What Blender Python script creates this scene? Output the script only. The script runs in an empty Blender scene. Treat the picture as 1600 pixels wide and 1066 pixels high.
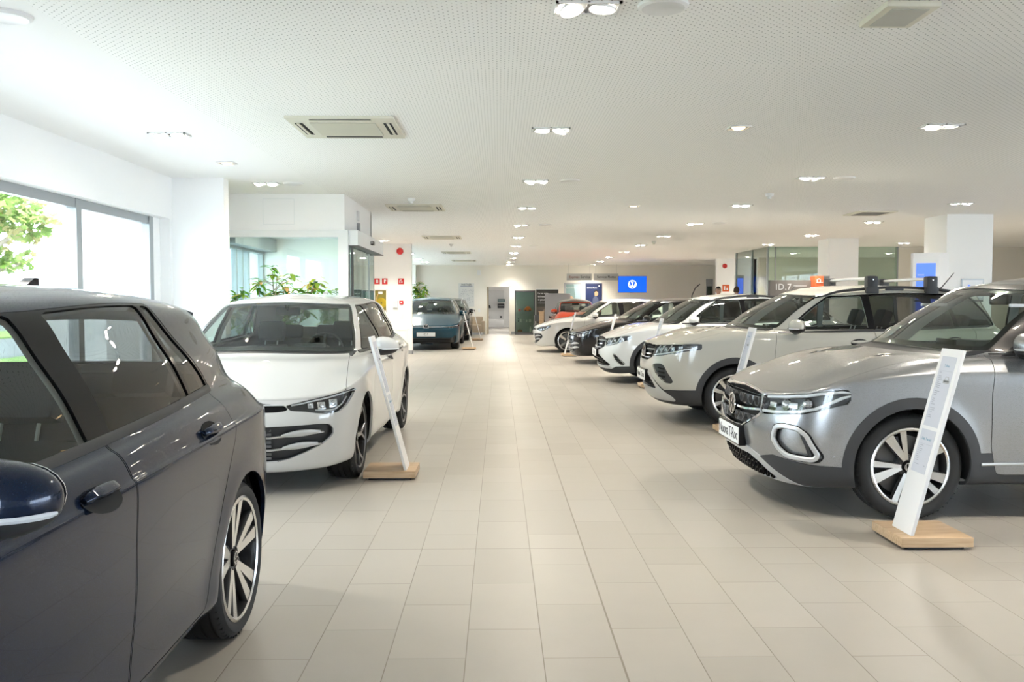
import bpy, bmesh, math, random
import numpy as np
from mathutils import Vector, Matrix
from mathutils.bvhtree import BVHTree
PI = math.pi
rnd = random.Random(7)
C = bpy.context.scene.collection

# ------------------------------------------------------------------ materials
def mat(name, col=(.8, .8, .8), rough=.5, metal=0., coat=0., emit=None, es=0., spec=.5, trans=0., ior=1.45, coat_rough=.03):
    m = bpy.data.materials.new(name); m.use_nodes = True
    b = m.node_tree.nodes['Principled BSDF']
    b.inputs['Base Color'].default_value = (*col, 1)
    b.inputs['Roughness'].default_value = rough
    b.inputs['Metallic'].default_value = metal
    b.inputs['Coat Weight'].default_value = coat
    b.inputs['Coat Roughness'].default_value = coat_rough
    b.inputs['Specular IOR Level'].default_value = spec
    b.inputs['Transmission Weight'].default_value = trans
    b.inputs['IOR'].default_value = ior
    if emit:
        b.inputs['Emission Color'].default_value = (*emit, 1)
        b.inputs['Emission Strength'].default_value = es
    return m

def glass(name, tint=(.8, .9, .87), refl=1.0, rough=0.0):
    """thin pane: tinted see-through with a fresnel mirror"""
    m = bpy.data.materials.new(name); m.use_nodes = True
    nt = m.node_tree; nt.nodes.clear()
    o = nt.nodes.new('ShaderNodeOutputMaterial'); mx = nt.nodes.new('ShaderNodeMixShader')
    t = nt.nodes.new('ShaderNodeBsdfTransparent'); g = nt.nodes.new('ShaderNodeBsdfGlossy')
    t.inputs['Color'].default_value = (*tint, 1)
    g.inputs['Color'].default_value = (refl, refl, refl, 1); g.inputs['Roughness'].default_value = rough
    lw = nt.nodes.new('ShaderNodeLayerWeight'); lw.inputs['Blend'].default_value = .5
    pw = nt.nodes.new('ShaderNodeMath'); pw.operation = 'POWER'; pw.inputs[1].default_value = 4.5; nt.links.new(lw.outputs['Facing'], pw.inputs[0])
    ma = nt.nodes.new('ShaderNodeMath'); ma.operation = 'MULTIPLY_ADD'; ma.inputs[1].default_value = .85; ma.inputs[2].default_value = .06
    nt.links.new(pw.outputs[0], ma.inputs[0]); nt.links.new(ma.outputs[0], mx.inputs[0])
    nt.links.new(t.outputs[0], mx.inputs[1]); nt.links.new(g.outputs[0], mx.inputs[2])
    nt.links.new(mx.outputs[0], o.inputs[0])
    return m

def noise_bump(m, scale=200., strength=.1, dist=.002, colvar=None):
    nt = m.node_tree; b = nt.nodes['Principled BSDF']
    tc = nt.nodes.new('ShaderNodeTexCoord'); n = nt.nodes.new('ShaderNodeTexNoise'); n.inputs['Scale'].default_value = scale
    nt.links.new(tc.outputs['Object'], n.inputs['Vector'])
    bp = nt.nodes.new('ShaderNodeBump'); bp.inputs['Strength'].default_value = strength; bp.inputs['Distance'].default_value = dist
    nt.links.new(n.outputs['Fac'], bp.inputs['Height']); nt.links.new(bp.outputs[0], b.inputs['Normal'])
    if colvar:
        c = b.inputs['Base Color'].default_value[:3]
        mx = nt.nodes.new('ShaderNodeMixRGB'); mx.inputs[1].default_value = (*c, 1); mx.inputs[2].default_value = (*colvar, 1)
        nt.links.new(n.outputs['Fac'], mx.inputs[0]); nt.links.new(mx.outputs[0], b.inputs['Base Color'])
    return m

# ------------------------------------------------------------------ objects
def link(name, me, parent=None):
    o = bpy.data.objects.new(name, me); C.objects.link(o)
    if parent: o.parent = parent
    return o

def thing(name, label, cat, loc=(0, 0, 0), rz=0., group=None):
    o = link(name, None); o.location = loc; o.rotation_euler = (0, 0, rz)
    o.empty_display_size = .1
    o['label'] = label; o['category'] = cat
    if group: o['group'] = group
    return o

def tag(o, label, cat, group=None):
    o['label'] = label; o['category'] = cat
    if group: o['group'] = group
    return o

class MB:
    """collects geometry with several materials; build() links it as ONE mesh object"""
    def __init__(s): s.v = []; s.f = []; s.mi = []; s.sm = []; s.mats = []
    def slot(s, m):
        if m not in s.mats: s.mats.append(m)
        return s.mats.index(m)
    def add(s, vs, fs, m, smooth=False, M=None):
        k = len(s.v); i = s.slot(m)
        if M is not None: vs = [M @ Vector(v) for v in vs]
        s.v += [tuple(v) for v in vs]
        for f in fs: s.f.append(tuple(k + a for a in f)); s.mi.append(i); s.sm.append(smooth)
        return s
    def box(s, x0, x1, y0, y1, z0, z1, m, M=None, bev=0.):
        if bev > 0:
            bm = bmesh.new(); bmesh.ops.create_cube(bm, size=1)
            for v in bm.verts: v.co = Vector(((x0 + x1) / 2 + v.co.x * (x1 - x0), (y0 + y1) / 2 + v.co.y * (y1 - y0), (z0 + z1) / 2 + v.co.z * (z1 - z0)))
            bmesh.ops.bevel(bm, geom=list(bm.edges), offset=bev, segments=2, profile=.7, affect='EDGES')
            return s.bm(bm, m, True, M)
        vs = [(x, y, z) for z in (z0, z1) for y in (y0, y1) for x in (x0, x1)]
        return s.add(vs, [(0, 2, 3, 1), (4, 5, 7, 6), (0, 1, 5, 4), (2, 6, 7, 3), (0, 4, 6, 2), (1, 3, 7, 5)], m, False, M)
    def bm(s, bm, m, smooth=False, M=None):
        bm.verts.index_update()
        s.add([v.co.copy() for v in bm.verts], [[v.index for v in f.verts] for f in bm.faces], m, smooth, M); bm.free(); return s
    def lathe(s, prof, m, n=32, axis='z', M=None, smooth=True, cap=False):
        """prof: list of (r, h)"""
        vs = []; fs = []
        for r, h in prof:
            for k in range(n):
                a = 2 * PI * k / n; c, d = r * math.cos(a), r * math.sin(a)
                vs.append((c, d, h) if axis == 'z' else ((c, h, d) if axis == 'y' else (h, c, d)))
        for i in range(len(prof) - 1):
            for k in range(n):
                fs.append((i * n + k, i * n + (k + 1) % n, (i + 1) * n + (k + 1) % n, (i + 1) * n + k))
        if cap:
            fs.append(tuple(range(n))); fs.append(tuple(range((len(prof) - 1) * n, len(prof) * n)))
        return s.add(vs, fs, m, smooth, M)
    def tube(s, pts, r, m, n=8, smooth=True, caps=True, M=None):
        """pts polyline, r radius or list"""
        pts = [Vector(p) for p in pts]; vs = []; fs = []
        rr = r if isinstance(r, (list, tuple)) else [r] * len(pts)
        up = None
        for i, p in enumerate(pts):
            t = (pts[min(i + 1, len(pts) - 1)] - pts[max(i - 1, 0)]).normalized()
            if up is None:
                up = Vector((0, 0, 1)) if abs(t.z) < .9 else Vector((1, 0, 0))
            a = t.cross(up)
            if a.length < 1e-6: a = t.cross(Vector((0, 1, 0)))
            a.normalize(); b = a.cross(t).normalized(); up = b
            for k in range(n):
                an = 2 * PI * k / n
                vs.append(p + (a * math.cos(an) + b * math.sin(an)) * rr[i])
        for i in range(len(pts) - 1):
            for k in range(n):
                fs.append((i * n + k, i * n + (k + 1) % n, (i + 1) * n + (k + 1) % n, (i + 1) * n + k))
        if caps: fs.append(tuple(range(n - 1, -1, -1))); fs.append(tuple(range((len(pts) - 1) * n, len(pts) * n)))
        return s.add(vs, fs, m, smooth, M)
    def prism(s, poly, h0, h1, m, axis='z', M=None, smooth=False):
        """2D polygon extruded along axis ('y': poly is (x,z); 'x': poly is (y,z); 'z': (x,y))"""
        def P(a, b, h): return {'z': (a, b, h), 'y': (a, h, b), 'x': (h, a, b)}[axis]
        n = len(poly)
        vs = [P(a, b, h0) for a, b in poly] + [P(a, b, h1) for a, b in poly]
        fs = [tuple(range(n)), tuple(range(2 * n - 1, n - 1, -1))] + [(i, (i + 1) % n, n + (i + 1) % n, n + i) for i in range(n)]
        return s.add(vs, fs, m, smooth, M)
    def build(s, name, parent=None):
        me = bpy.data.meshes.new(name); me.from_pydata(s.v, [], s.f)
        for m in s.mats: me.materials.append(m)
        me.polygons.foreach_set('material_index', s.mi); me.polygons.foreach_set('use_smooth', s.sm)
        me.update(); 
        bm = bmesh.new(); bm.from_mesh(me); bmesh.ops.recalc_face_normals(bm, faces=bm.faces); bm.to_mesh(me); bm.free()
        try: me.set_sharp_from_angle(angle=math.radians(40))
        except Exception: pass
        return link(name, me, parent)

def struct(name, mb):
    o = mb.build(name); o['kind'] = 'structure'; return o

def copy_tree(o, parent=None):
    c = o.copy(); C.objects.link(c)
    if parent: c.parent = parent
    for ch in list(o.children): copy_tree(ch, c)
    return c

_font = []
def text_geo(body, size, spacing=1.0, extrude=.0008, bold=False, align='CENTER'):
    """verts, faces of a line of text in the xy plane"""
    cu = bpy.data.curves.new('t', 'FONT'); cu.body = body; cu.size = size; cu.align_x = align; cu.align_y = 'CENTER'
    cu.space_character = spacing; cu.extrude = extrude; cu.resolution_u = 3
    if bold: cu.offset = size * .012
    o = bpy.data.objects.new('t', cu); C.objects.link(o)
    dg = bpy.context.evaluated_depsgraph_get(); dg.update()
    me = bpy.data.meshes.new_from_object(o.evaluated_get(dg))
    vs = [v.co.copy() for v in me.vertices]; fs = [tuple(p.vertices) for p in me.polygons]
    bpy.data.objects.remove(o); bpy.data.curves.remove(cu); bpy.data.meshes.remove(me)
    return vs, fs

def emblem(mb, m, R, M, depth=.004, stroke=.1):
    """round badge: ring with a V over a W; lies in local xy, faces +z"""
    n = 40; st = R * .11
    vs = []; fs = []
    for h in (0, depth):
        for r in (R, R - st):
            for k in range(n): a = 2 * PI * k / n; vs.append((r * math.cos(a), r * math.sin(a), h))
    for k in range(n):
        k2 = (k + 1) % n
        fs += [(2 * n + k, 2 * n + k2, 3 * n + k2, 3 * n + k), (k, k2, 2 * n + k2, 2 * n + k), (n + k, 3 * n + k, 3 * n + k2, n + k2), (k, n + k, n + k2, k2)]
    mb.add(vs, fs, m, False, M)
    def stroke_line(pts, w):
        for (x0, y0), (x1, y1) in zip(pts[:-1], pts[1:]):
            # strokes cut horizontally at both ends
            hw = w / 2 * math.hypot(x1 - x0, y1 - y0) / max(abs(y1 - y0), 1e-6)
            p = [(x0 - hw, y0), (x0 + hw, y0), (x1 + hw, y1), (x1 - hw, y1)]
            mb.prism(p, 0, depth, m, 'z', M)
    w = st * .95; r = R - st
    def c(y, r=r + st * .3): return math.sqrt(max(r * r - y * y, 0))
    yt = .80 * R; g = .10 * R
    stroke_line([(-c(yt) * .62, yt), (0 - w * .1, g), ], w); stroke_line([(c(yt) * .62, yt), (0 + w * .1, g)], w)
    yw = .42 * R
    xo = c(yw) * .98
    stroke_line([(-xo, yw), (-.33 * R, -.80 * R)], w); stroke_line([(xo, yw), (.33 * R, -.80 * R)], w)
    stroke_line([(-.33 * R, -.80 * R), (0, -.02 * R)], w); stroke_line([(.33 * R, -.80 * R), (0, -.02 * R)], w)
    return mb
# ------------------------------------------------------------------ car body surface
NC = 22
YF = [0, .25, .5, .70, .85, .95, 1.0]
def superell(t, d, n): return d * (1 - (1 - min(t, 1.) ** n) ** (1 / n))
def outline(xf, xr, w, sx, df=.6, nf=2.6, dr=.5, nr=2.8, wr=None):
    """half plan outline, one (x, y) per column; sx = x of the eight side columns"""
    wr = wr or w
    o = [(xf + superell(t, df, nf), t * w) for t in YF]
    o += [(x, w + (wr - w) * max(0., min(1., (x - 2.4) / 1.4))) for x in sx]
    o += [(xr - superell(t, dr, nr), t * wr) for t in reversed(YF)]
    return o
KEYC = [0, 4, 7, 10, 14, 17, 21]
def zline(k):
    k = np.array(k if isinstance(k, (list, tuple)) else [k] * 7, float); h = np.diff(KEYC); d = np.diff(k) / h
    m = np.concatenate([[0], (d[:-1] * h[1:] + d[1:] * h[:-1]) / (h[:-1] + h[1:]), [0]])
    out = []
    for c in range(NC):
        i = min(max(0, int(np.searchsorted(KEYC, c, 'right')) - 1), 5); t = (c - KEYC[i]) / h[i]
        out.append((2 * t ** 3 - 3 * t * t + 1) * k[i] + (t ** 3 - 2 * t * t + t) * h[i] * m[i] + (3 * t * t - 2 * t ** 3) * k[i + 1] + (t ** 3 - t * t) * h[i] * m[i + 1])
    return np.array(out)

def car_net(P):
    sx = P['sx']; rings = []
    for r in P['rings']:
        z, xf, xr, w = r[:4]; kw = r[4] if len(r) > 4 else {}
        kw = dict(dict(df=P.get('df', .6), nf=P.get('nf', 2.6), dr=P.get('dr', .5), nr=P.get('nr', 2.8)), **kw)
        if P.get('tail'): kw['wr'] = w * P['tail']
        zz = zline(z)
        rings.append([(x, y, zc) for (x, y), zc in zip(outline(xf, xr, w, sx, **kw), zz)])
    B, R = P['belt'], P['roof']
    def upper(D):
        o = [(D['xf'] + superell(t, D['df'], D.get('nf', 2.2)), t * D['wA']) for t in YF]
        n = 8; x0 = o[-1][0]; x1 = D['xr'] - D['dr']
        ws = np.polyval(np.polyfit(np.linspace(0, 1, len(D['ws']) + 2), [D['wA']] + list(D['ws']) + [D['wC']], 3), np.linspace(0, 1, n + 2)[1:-1])
        o += [(x0 + (x1 - x0) * (k + 1) / (n + 1), ws[k]) for k in range(n)]
        o += [(D['xr'] - superell(t, D['dr'], D.get('nr', 2.2)), t * D['wC']) for t in reversed(YF)]
        return [(x, y, z) for (x, y), z in zip(o, zline(D['z']))]
    rb, rr = upper(B), upper(R)
    last = rings[-1]
    for t, bz in ((.33, P['hood'][0]), (.68, P['hood'][1])):
        rg = []
        for j, (a, b) in enumerate(zip(last, rb)):
            x, y, z = [a[i] + (b[i] - a[i]) * t for i in range(3)]
            f = max(0., 1 - max(0, j - 4) / 3.5) if j < 10 else 0.
            z += bz * f + (P.get('ridge', .010) if j == 3 else 0); y += P.get('sbulge', .008) * (1 if 6 <= j <= 16 else 0)
            if j > 16: x += P.get('rbulge', .0) 
            rg.append((x, y, z))
        rings.append(rg)
    rings.append(rb)
    for t in (.34, .68):
        rg = []
        for j, (a, b) in enumerate(zip(rb, rr)):
            x, y, z = [a[i] + (b[i] - a[i]) * t for i in range(3)]
            if j <= 6: x -= P.get('wsb', .025) * (1 - j / 8); z += .012
            elif j >= 15: x += P.get('rgb', .02) * ((j - 14) / 7)
            y += P.get('gbulge', .022) * (1 if 5 <= j <= 16 else .3 if j in (4, 17) else 0)
            rg.append((x, y, z))
        rings.append(rg)
    rings.append(rr)
    cz = P['crown']; x0, x1 = R['xf'], R['xr']
    def crown(x): return np.interp(x, cz[0], cz[1])
    for t, ty in ((.5, .55), (1., 0.)):
        rg = []
        for (x, y, z) in rr:
            xx = x + ((x0 + x1) / 2 - x) * (.10 if t < 1 else .16)
            zc = crown(xx)
            rg.append((xx, y * ty, z + (zc - z) * (1 - ty ** 2)))
        rings.append(rg)
    return np.array(rings, float)      # rings x columns x 3

def spline_solve(T, lo, hi):
    """control points that make a uniform cubic b-spline pass through T along axis 0; lo / hi: ('mirror' | 'free')"""
    n = T.shape[0]; out = np.empty_like(T)
    for k in range(3):
        A = np.zeros((n, n))
        for i in range(n):
            A[i, i] += 4
            for d, e in ((-1, lo), (1, hi)):
                q = i + d
                if 0 <= q < n: A[i, q] += 1
                elif e == 'mirror':
                    A[i, i - d] += -1 if k == 1 else 1
                else:
                    A[i, i] += 2; A[i, i - d] -= 1
        out[..., k] = np.linalg.solve(A / 6, T[..., k].reshape(n, -1)).reshape(T.shape[:-1])
    return out
def ghost(Pm, lo, hi):
    fl = np.array([1, -1, 1.])
    a = Pm[1] * fl if lo == 'mirror' else 2 * Pm[0] - Pm[1]
    b = Pm[-2] * fl if hi == 'mirror' else 2 * Pm[-1] - Pm[-2]
    return np.concatenate([a[None], Pm, b[None]])
def bspline(Pm, sub, lo, hi):
    G = ghost(Pm, lo, hi); n = Pm.shape[0]; out = []; us = []
    for i in range(n - 1):
        for s in range(sub + (1 if i == n - 2 else 0)):
            t = s / sub
            b = [(1 - t) ** 3 / 6, (3 * t ** 3 - 6 * t * t + 4) / 6, (-3 * t ** 3 + 3 * t * t + 3 * t + 1) / 6, t ** 3 / 6]
            out.append(sum(b[q] * G[i + q] for q in range(4))); us.append(i + t)
    return np.array(out), np.array(us)

def car_surface(P, subc=6, subr=5):
    T = car_net(P)
    k = P.get('tight', .75)
    Q = T
    S = spline_solve(T, 'free', 'mirror'); Q = T + (S - T) * k
    Q2 = np.swapaxes(Q, 0, 1); S2 = spline_solve(Q2, 'mirror', 'mirror'); Q2 = Q2 + (S2 - Q2) * k
    D, uc = bspline(Q2, subc, 'mirror', 'mirror')
    D = np.swapaxes(D, 0, 1)
    D, vr = bspline(D, subr, 'free', 'mirror')
    D[:, 0, 1] = 0; D[:, -1, 1] = 0; D[-1, :, 1] = 0
    D[..., 1] = np.maximum(D[..., 1], 0)
    # flares over the wheels
    for xa in P['axles']:
        d = np.hypot(D[..., 0] - xa, D[..., 2] - P['wr']); side = np.clip((D[..., 1] - .6) / .15, 0, 1)
        D[..., 1] += P.get('flare', .014) * side * np.exp(-((d - P['arch']) / .085) ** 2)
    return D, uc, vr

class Shell:
    """half car skin as a polygon soup that can be cut along implicit curves"""
    def __init__(s, D, uc, vr):
        nr, nc = D.shape[:2]
        U, V = np.meshgrid(uc, vr)
        du = np.gradient(D, axis=1); dv = np.gradient(D, axis=0)
        du[:, 0] = D[:, 1] - D[:, 0]; du[:, 0, 0] = 0; du[:, 0, 2] = 0; du[:, -1] = D[:, -1] - D[:, -2]; du[:, -1, 0] = 0; du[:, -1, 2] = 0
        dv[-1] = D[-1] - D[-2]; dv[-1, :, 0] = 0; dv[-1, :, 2] = 0
        N = np.cross(du, dv); L = np.linalg.norm(N, axis=2, keepdims=True); N = N / np.where(L > 1e-12, L, 1)
        N *= np.where((N * (D - np.array([2.1, 0, .75]))).sum(2, keepdims=True) < 0, -1, 1) if False else 1
        if (N * (D - np.array([2.1, 0, .75]))).sum() < 0: N = -N
        s.v = [tuple(a) for a in np.concatenate([D.reshape(-1, 3), U.reshape(-1, 1), V.reshape(-1, 1), N.reshape(-1, 3)], 1)]
        s.f = [(i * nc + j, i * nc + j + 1, (i + 1) * nc + j + 1, (i + 1) * nc + j) for i in range(nr - 1) for j in range(nc - 1)]
        s.lab = ['body'] * len(s.f)
    def arr(s): return np.array(s.v)
    def cut(s, g, where=None, label=None, only=None, tol=2e-4):
        """split faces along g = 0; faces of the g < 0 side get the label"""
        A = s.arr(); gv = np.array(g(A)); gv[np.abs(gv) < tol] = 0.
        wv = None if where is None else np.array(where(A), bool)
        gl = gv.tolist(); cache = {}; nf = []; nl = []
        for f, lb in zip(s.f, s.lab):
            if (only and lb not in only) or (wv is not None and not all(wv[i] for i in f)):
                nf.append(f); nl.append(lb); continue
            q = [gl[i] for i in f]; mn, mxx = min(q), max(q)
            if mn >= 0: nf.append(f); nl.append(lb); continue
            if mxx <= 0: nf.append(f); nl.append(label if label else lb); continue
            neg = []; pos = []
            n = len(f)
            for k in range(n):
                a, b = f[k], f[(k + 1) % n]; ga, gb = gl[a], gl[b]
                if ga <= 0: neg.append(a)
                if ga >= 0: pos.append(a)
                if ga * gb < 0:
                    key = (a, b) if a < b else (b, a)
                    c = cache.get(key)
                    if c is None:
                        t = ga / (ga - gb); va, vb = s.v[a], s.v[b]
                        s.v.append(tuple(va[i] + (vb[i] - va[i]) * t for i in range(8))); c = cache[key] = len(s.v) - 1
                    neg.append(c); pos.append(c)
            if len(neg) > 2: nf.append(tuple(neg)); nl.append(label if label else lb)
            if len(pos) > 2: nf.append(tuple(pos)); nl.append(lb)
        s.f, s.lab = nf, nl
    def take(s, labels):
        return [f for f, l in zip(s.f, s.lab) if l in labels]
    def relabel(s, fn, label, only=None):
        A = s.arr()
        for i, f in enumerate(s.f):
            if only and s.lab[i] not in only: continue
            if fn(A[list(f)].mean(0)): s.lab[i] = label

def sd_poly(px, py, poly, r=0.):
    """signed distance to a polygon (negative inside); r rounds the corners"""
    poly = np.array(poly, float); n = len(poly)
    d = np.full(px.shape, 1e9); ins = np.zeros(px.shape, bool)
    for i in range(n):
        a, b = poly[i], poly[(i + 1) % n]; e = b - a
        wx, wy = px - a[0], py - a[1]
        t = np.clip((wx * e[0] + wy * e[1]) / max(e @ e, 1e-12), 0, 1)
        d = np.minimum(d, np.hypot(wx - e[0] * t, wy - e[1] * t))
        c = ((a[1] <= py) & (b[1] > py)) | ((b[1] <= py) & (a[1] > py))
        with np.errstate(divide='ignore', invalid='ignore'):
            xi = a[0] + (py - a[1]) * e[0] / (e[1] if abs(e[1]) > 1e-12 else 1e-12)
        ins ^= c & (px < xi)
    return np.where(ins, -d, d) - r
def inset_round(poly, r, n=5):
    """polygon with rounded corners"""
    out = []; m = len(poly)
    for i in range(m):
        p0, p1, p2 = Vector(poly[i - 1]), Vector(poly[i]), Vector(poly[(i + 1) % m])
        a, b = (p0 - p1), (p2 - p1)
        rr = min(r, a.length * .45, b.length * .45); a.normalize(); b.normalize()
        s, e = p1 + a * rr, p1 + b * rr
        for k in range(n + 1):
            t = k / n; out.append(tuple((1 - t) ** 2 * s + 2 * t * (1 - t) * p1 + t * t * e))
    return out
def side(poly, r=0.): return lambda A: sd_poly(A[:, 0], A[:, 2], inset_round(poly, r) if r else poly)
def front(poly, r=0.): return lambda A: sd_poly(A[:, 1], A[:, 2], inset_round(poly, r) if r else poly)
def uv(poly, r=0.): return lambda A: sd_poly(A[:, 3], A[:, 4], inset_round(poly, r) if r else poly)
def offs(g, d): return lambda A: g(A) + d
def gmax(*gs): return lambda A: np.max([g(A) for g in gs], 0)

# ------------------------------------------------------------------ car assembly helpers
class CarSkin:
    def __init__(s, P, subc=6, subr=5):
        s.P = P; D, uc, vr = car_surface(P, subc, subr)
        s.sh = Shell(D, uc, vr)
        nr, nc = D.shape[:2]
        vs = [Vector(p) for p in D.reshape(-1, 3)]
        s.bvh = BVHTree.FromPolygons(vs, s.sh.f)
    def fx(s, y, z):
        """point and outward normal of the front skin at lateral y, height z"""
        h = s.bvh.ray_cast(Vector((-1, abs(y), z)), Vector((1, 0, 0)))
        if h[0] is None: return Vector((.3, y, z)), Vector((-1, 0, 0))
        n = h[1]; n = n if n.x < 0 else -n
        p, n = Vector(h[0]), Vector(n)
        if y < 0: p.y = -p.y; n.y = -n.y
        return p, n
    def rx(s, y, z):
        h = s.bvh.ray_cast(Vector((9, abs(y), z)), Vector((-1, 0, 0)))
        if h[0] is None: return Vector((4.2, y, z)), Vector((1, 0, 0))
        n = h[1] if h[1].x > 0 else -h[1]; p, n = Vector(h[0]), Vector(n)
        if y < 0: p.y = -p.y; n.y = -n.y
        return p, n
    def sy(s, x, z, sg=-1):
        """side skin at x, z on side sg"""
        h = s.bvh.ray_cast(Vector((x, 3, z)), Vector((0, -1, 0)))
        if h[0] is None: return Vector((x, sg * .85, z)), Vector((0, sg, 0))
        p, n = Vector(h[0]), Vector(h[1]); n = n if n.y > 0 else -n
        return Vector((p.x, sg * p.y, p.z)), Vector((n.x, sg * n.y, n.z))
    def tz(s, x, y):
        h = s.bvh.ray_cast(Vector((x, abs(y), 5)), Vector((0, 0, -1)))
        if h[0] is None: return Vector((x, y, 1.4)), Vector((0, 0, 1))
        p, n = Vector(h[0]), Vector(h[1]); n = n if n.z > 0 else -n
        if y < 0: p.y = -p.y; n.y = -n.y
        return p, n

def skin_mesh(sk, labels, m, name, parent, sides='both', off=0., rim=0., faces=None, smooth=True):
    """link the labelled part of the skin; sides: 'both' (one mesh), -1 (left), 1 (right); off moves it along the normal; rim adds a turned-in edge"""
    sh = sk.sh; F = faces if faces is not None else sh.take(labels)
    if not F: return None
    A = sh.arr(); AN = A[:, 5:8]; A = A[:, :3]
    nrm = np.zeros_like(A)
    for f in F:
        p = A[list(f)]; n = np.zeros(3)
        for i in range(1, len(f) - 1): n += np.cross(p[i] - p[0], p[i + 1] - p[0])
        for i in f: nrm[i] += n
    L = np.linalg.norm(nrm, axis=1, keepdims=True); nrm = nrm / np.where(L > 0, L, 1)
    # make normals outward
    cen = np.array([2.1, 0, .75]); flip = 0
    ids = sorted({i for f in F for i in f})
    dots = np.einsum('ij,ij->i', nrm[ids], A[ids] - cen)
    sgn = 1. if dots.sum() >= 0 else -1.
    nrm *= sgn
    Vp = A + nrm * off
    mid = (np.abs(A[:, 1]) < 1e-4)
    Vp[mid, 1] = 0
    mb_v = []; mb_f = []; idx = {}; vn = []; fv = []
    def vid(i, s):
        if mid[i]: s = 0
        k = (i, s)
        if k not in idx:
            idx[k] = len(mb_v); p = Vp[i]; mb_v.append((p[0], p[1] * (s if s else 1), p[2])); q = AN[i]; vn.append((q[0], q[1] * s, q[2]))
        return idx[k]
    ss = (-1, 1) if sides == 'both' else (sides,)
    for s in ss:
        rev = (s * sgn) < 0
        for f in F:
            t = [vid(i, s) for i in f]
            t2 = []
            for a in t:
                if a not in t2: t2.append(a)
            if len(t2) < 3: continue
            mb_f.append(t2[::-1] if rev else t2)
    me = bpy.data.meshes.new(name); me.from_pydata(mb_v, [], mb_f); me.materials.append(m)
    if rim:
        bm = bmesh.new(); bm.from_mesh(me); bm.normal_update()
        be = [e for e in bm.edges if len(e.link_faces) == 1]
        nn = {v: v.normal.copy() for e in be for v in e.verts}
        r = bmesh.ops.extrude_edge_only(bm, edges=be)
        src = {}
        for g in r['geom']:
            if isinstance(g, bmesh.types.BMVert):
                # match to source vertex by position
                src[g] = None
        pos = {tuple(round(c, 5) for c in v.co): n for v, n in nn.items()}
        for g in src:
            n = pos.get(tuple(round(c, 5) for c in g.co))
            if n is not None: g.co -= n * rim
        for f in bm.faces: f.smooth = True
        bm.to_mesh(me); bm.free()
        try: me.set_sharp_from_angle(angle=math.radians(50))
        except Exception: pass
    me.polygons.foreach_set('use_smooth', [smooth] * len(me.polygons)); me.update()
    n0 = len(mb_f); ln = []
    for p in me.polygons:
        for vi in p.vertices: ln.append(vn[vi] if p.index < n0 and vi < len(vn) and Vector(vn[vi]).length > .5 else (0, 0, 0))
    me.normals_split_custom_set(ln)
    return link(name, me, parent)

def ribbon(mb, pts, nrms, w, t, m, closed=False):
    """flat bar following pts on a surface: w wide across, t proud along the normals, bottom 0.4 t below"""
    n = len(pts); vs = []; fs = []
    for i in range(n):
        a = pts[i - 1] if (i > 0 or closed) else pts[i]; b = pts[(i + 1) % n] if (i < n - 1 or closed) else pts[i]
        tg = (b - a).normalized(); N = nrms[i].normalized(); S = tg.cross(N).normalized()
        ww = w[i] if isinstance(w, (list, tuple)) else w
        for a_, h in ((-.5, -.4), (-.5, .6), (-.3, 1.), (.3, 1.), (.5, .6), (.5, -.4)):
            vs.append(pts[i] + S * (ww * a_) + N * (t * h))
    k = 6
    for i in range(n if closed else n - 1):
        j = (i + 1) % n
        for q in range(k - 1): fs.append((i * k + q, i * k + q + 1, j * k + q + 1, j * k + q))
    if not closed: fs.append(tuple(range(k))); fs.append(tuple(range((n - 1) * k, n * k)))
    mb.add(vs, fs, m, True)

def fpath(sk, pts, step=.04, off=0.):
    """subdivide (y, z) polyline and drop it on the front skin"""
    P, N = [], []
    for i in range(len(pts)):
        if i == 0: segs = [pts[0]]
        else:
            a, b = pts[i - 1], pts[i]; k = max(1, int(math.hypot(b[0] - a[0], b[1] - a[1]) / step))
            segs = [(a[0] + (b[0] - a[0]) * q / k, a[1] + (b[1] - a[1]) * q / k) for q in range(1, k + 1)]
        for y, z in segs:
            p, n = sk.fx(y, z); P.append(p + n * off); N.append(n)
    return P, N
def spath(sk, pts, sg, step=.05, off=0.):
    P, N = [], []
    for i in range(len(pts)):
        if i == 0: segs = [pts[0]]
        else:
            a, b = pts[i - 1], pts[i]; k = max(1, int(math.hypot(b[0] - a[0], b[1] - a[1]) / step))
            segs = [(a[0] + (b[0] - a[0]) * q / k, a[1] + (b[1] - a[1]) * q / k) for q in range(1, k + 1)]
        for x, z in segs:
            p, n = sk.sy(x, z, sg); P.append(p + n * off); N.append(n)
    return P, N
def fmirror(pts): return [(-y, z) for y, z in reversed(pts)]
# ------------------------------------------------------------------ shared car materials
def paint(name, col, metal=0., rough=.35, flake=0., coat=1.):
    m = mat(name, col, rough, metal, coat=coat, coat_rough=.02, spec=.08)
    if flake:
        nt = m.node_tree; b = nt.nodes['Principled BSDF']
        tc = nt.nodes.new('ShaderNodeTexCoord'); v = nt.nodes.new('ShaderNodeTexVoronoi'); v.inputs['Scale'].default_value = 900
        nt.links.new(tc.outputs['Object'], v.inputs['Vector'])
        mr = nt.nodes.new('ShaderNodeMapRange'); mr.inputs[3].default_value = rough - flake; mr.inputs[4].default_value = rough + flake
        nt.links.new(v.outputs['Color'], mr.inputs[0]); nt.links.new(mr.outputs[0], b.inputs['Roughness'])
    return m
M = {}
M['black_gloss'] = mat('black gloss', (.008, .008, .009), .14, spec=.22)
M['black_plastic'] = mat('black plastic', (.03, .031, .033), .5)
M['clad'] = mat('cladding plastic', (.034, .035, .037), .55)
M['seam'] = mat('panel gap', (.012, .012, .012), .8)
M['rubber'] = noise_bump(mat('tyre rubber', (.016, .016, .016), .72), 120, .15, .002)
M['chrome'] = mat('chrome', (.86, .87, .88), .08, 1.)
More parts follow.
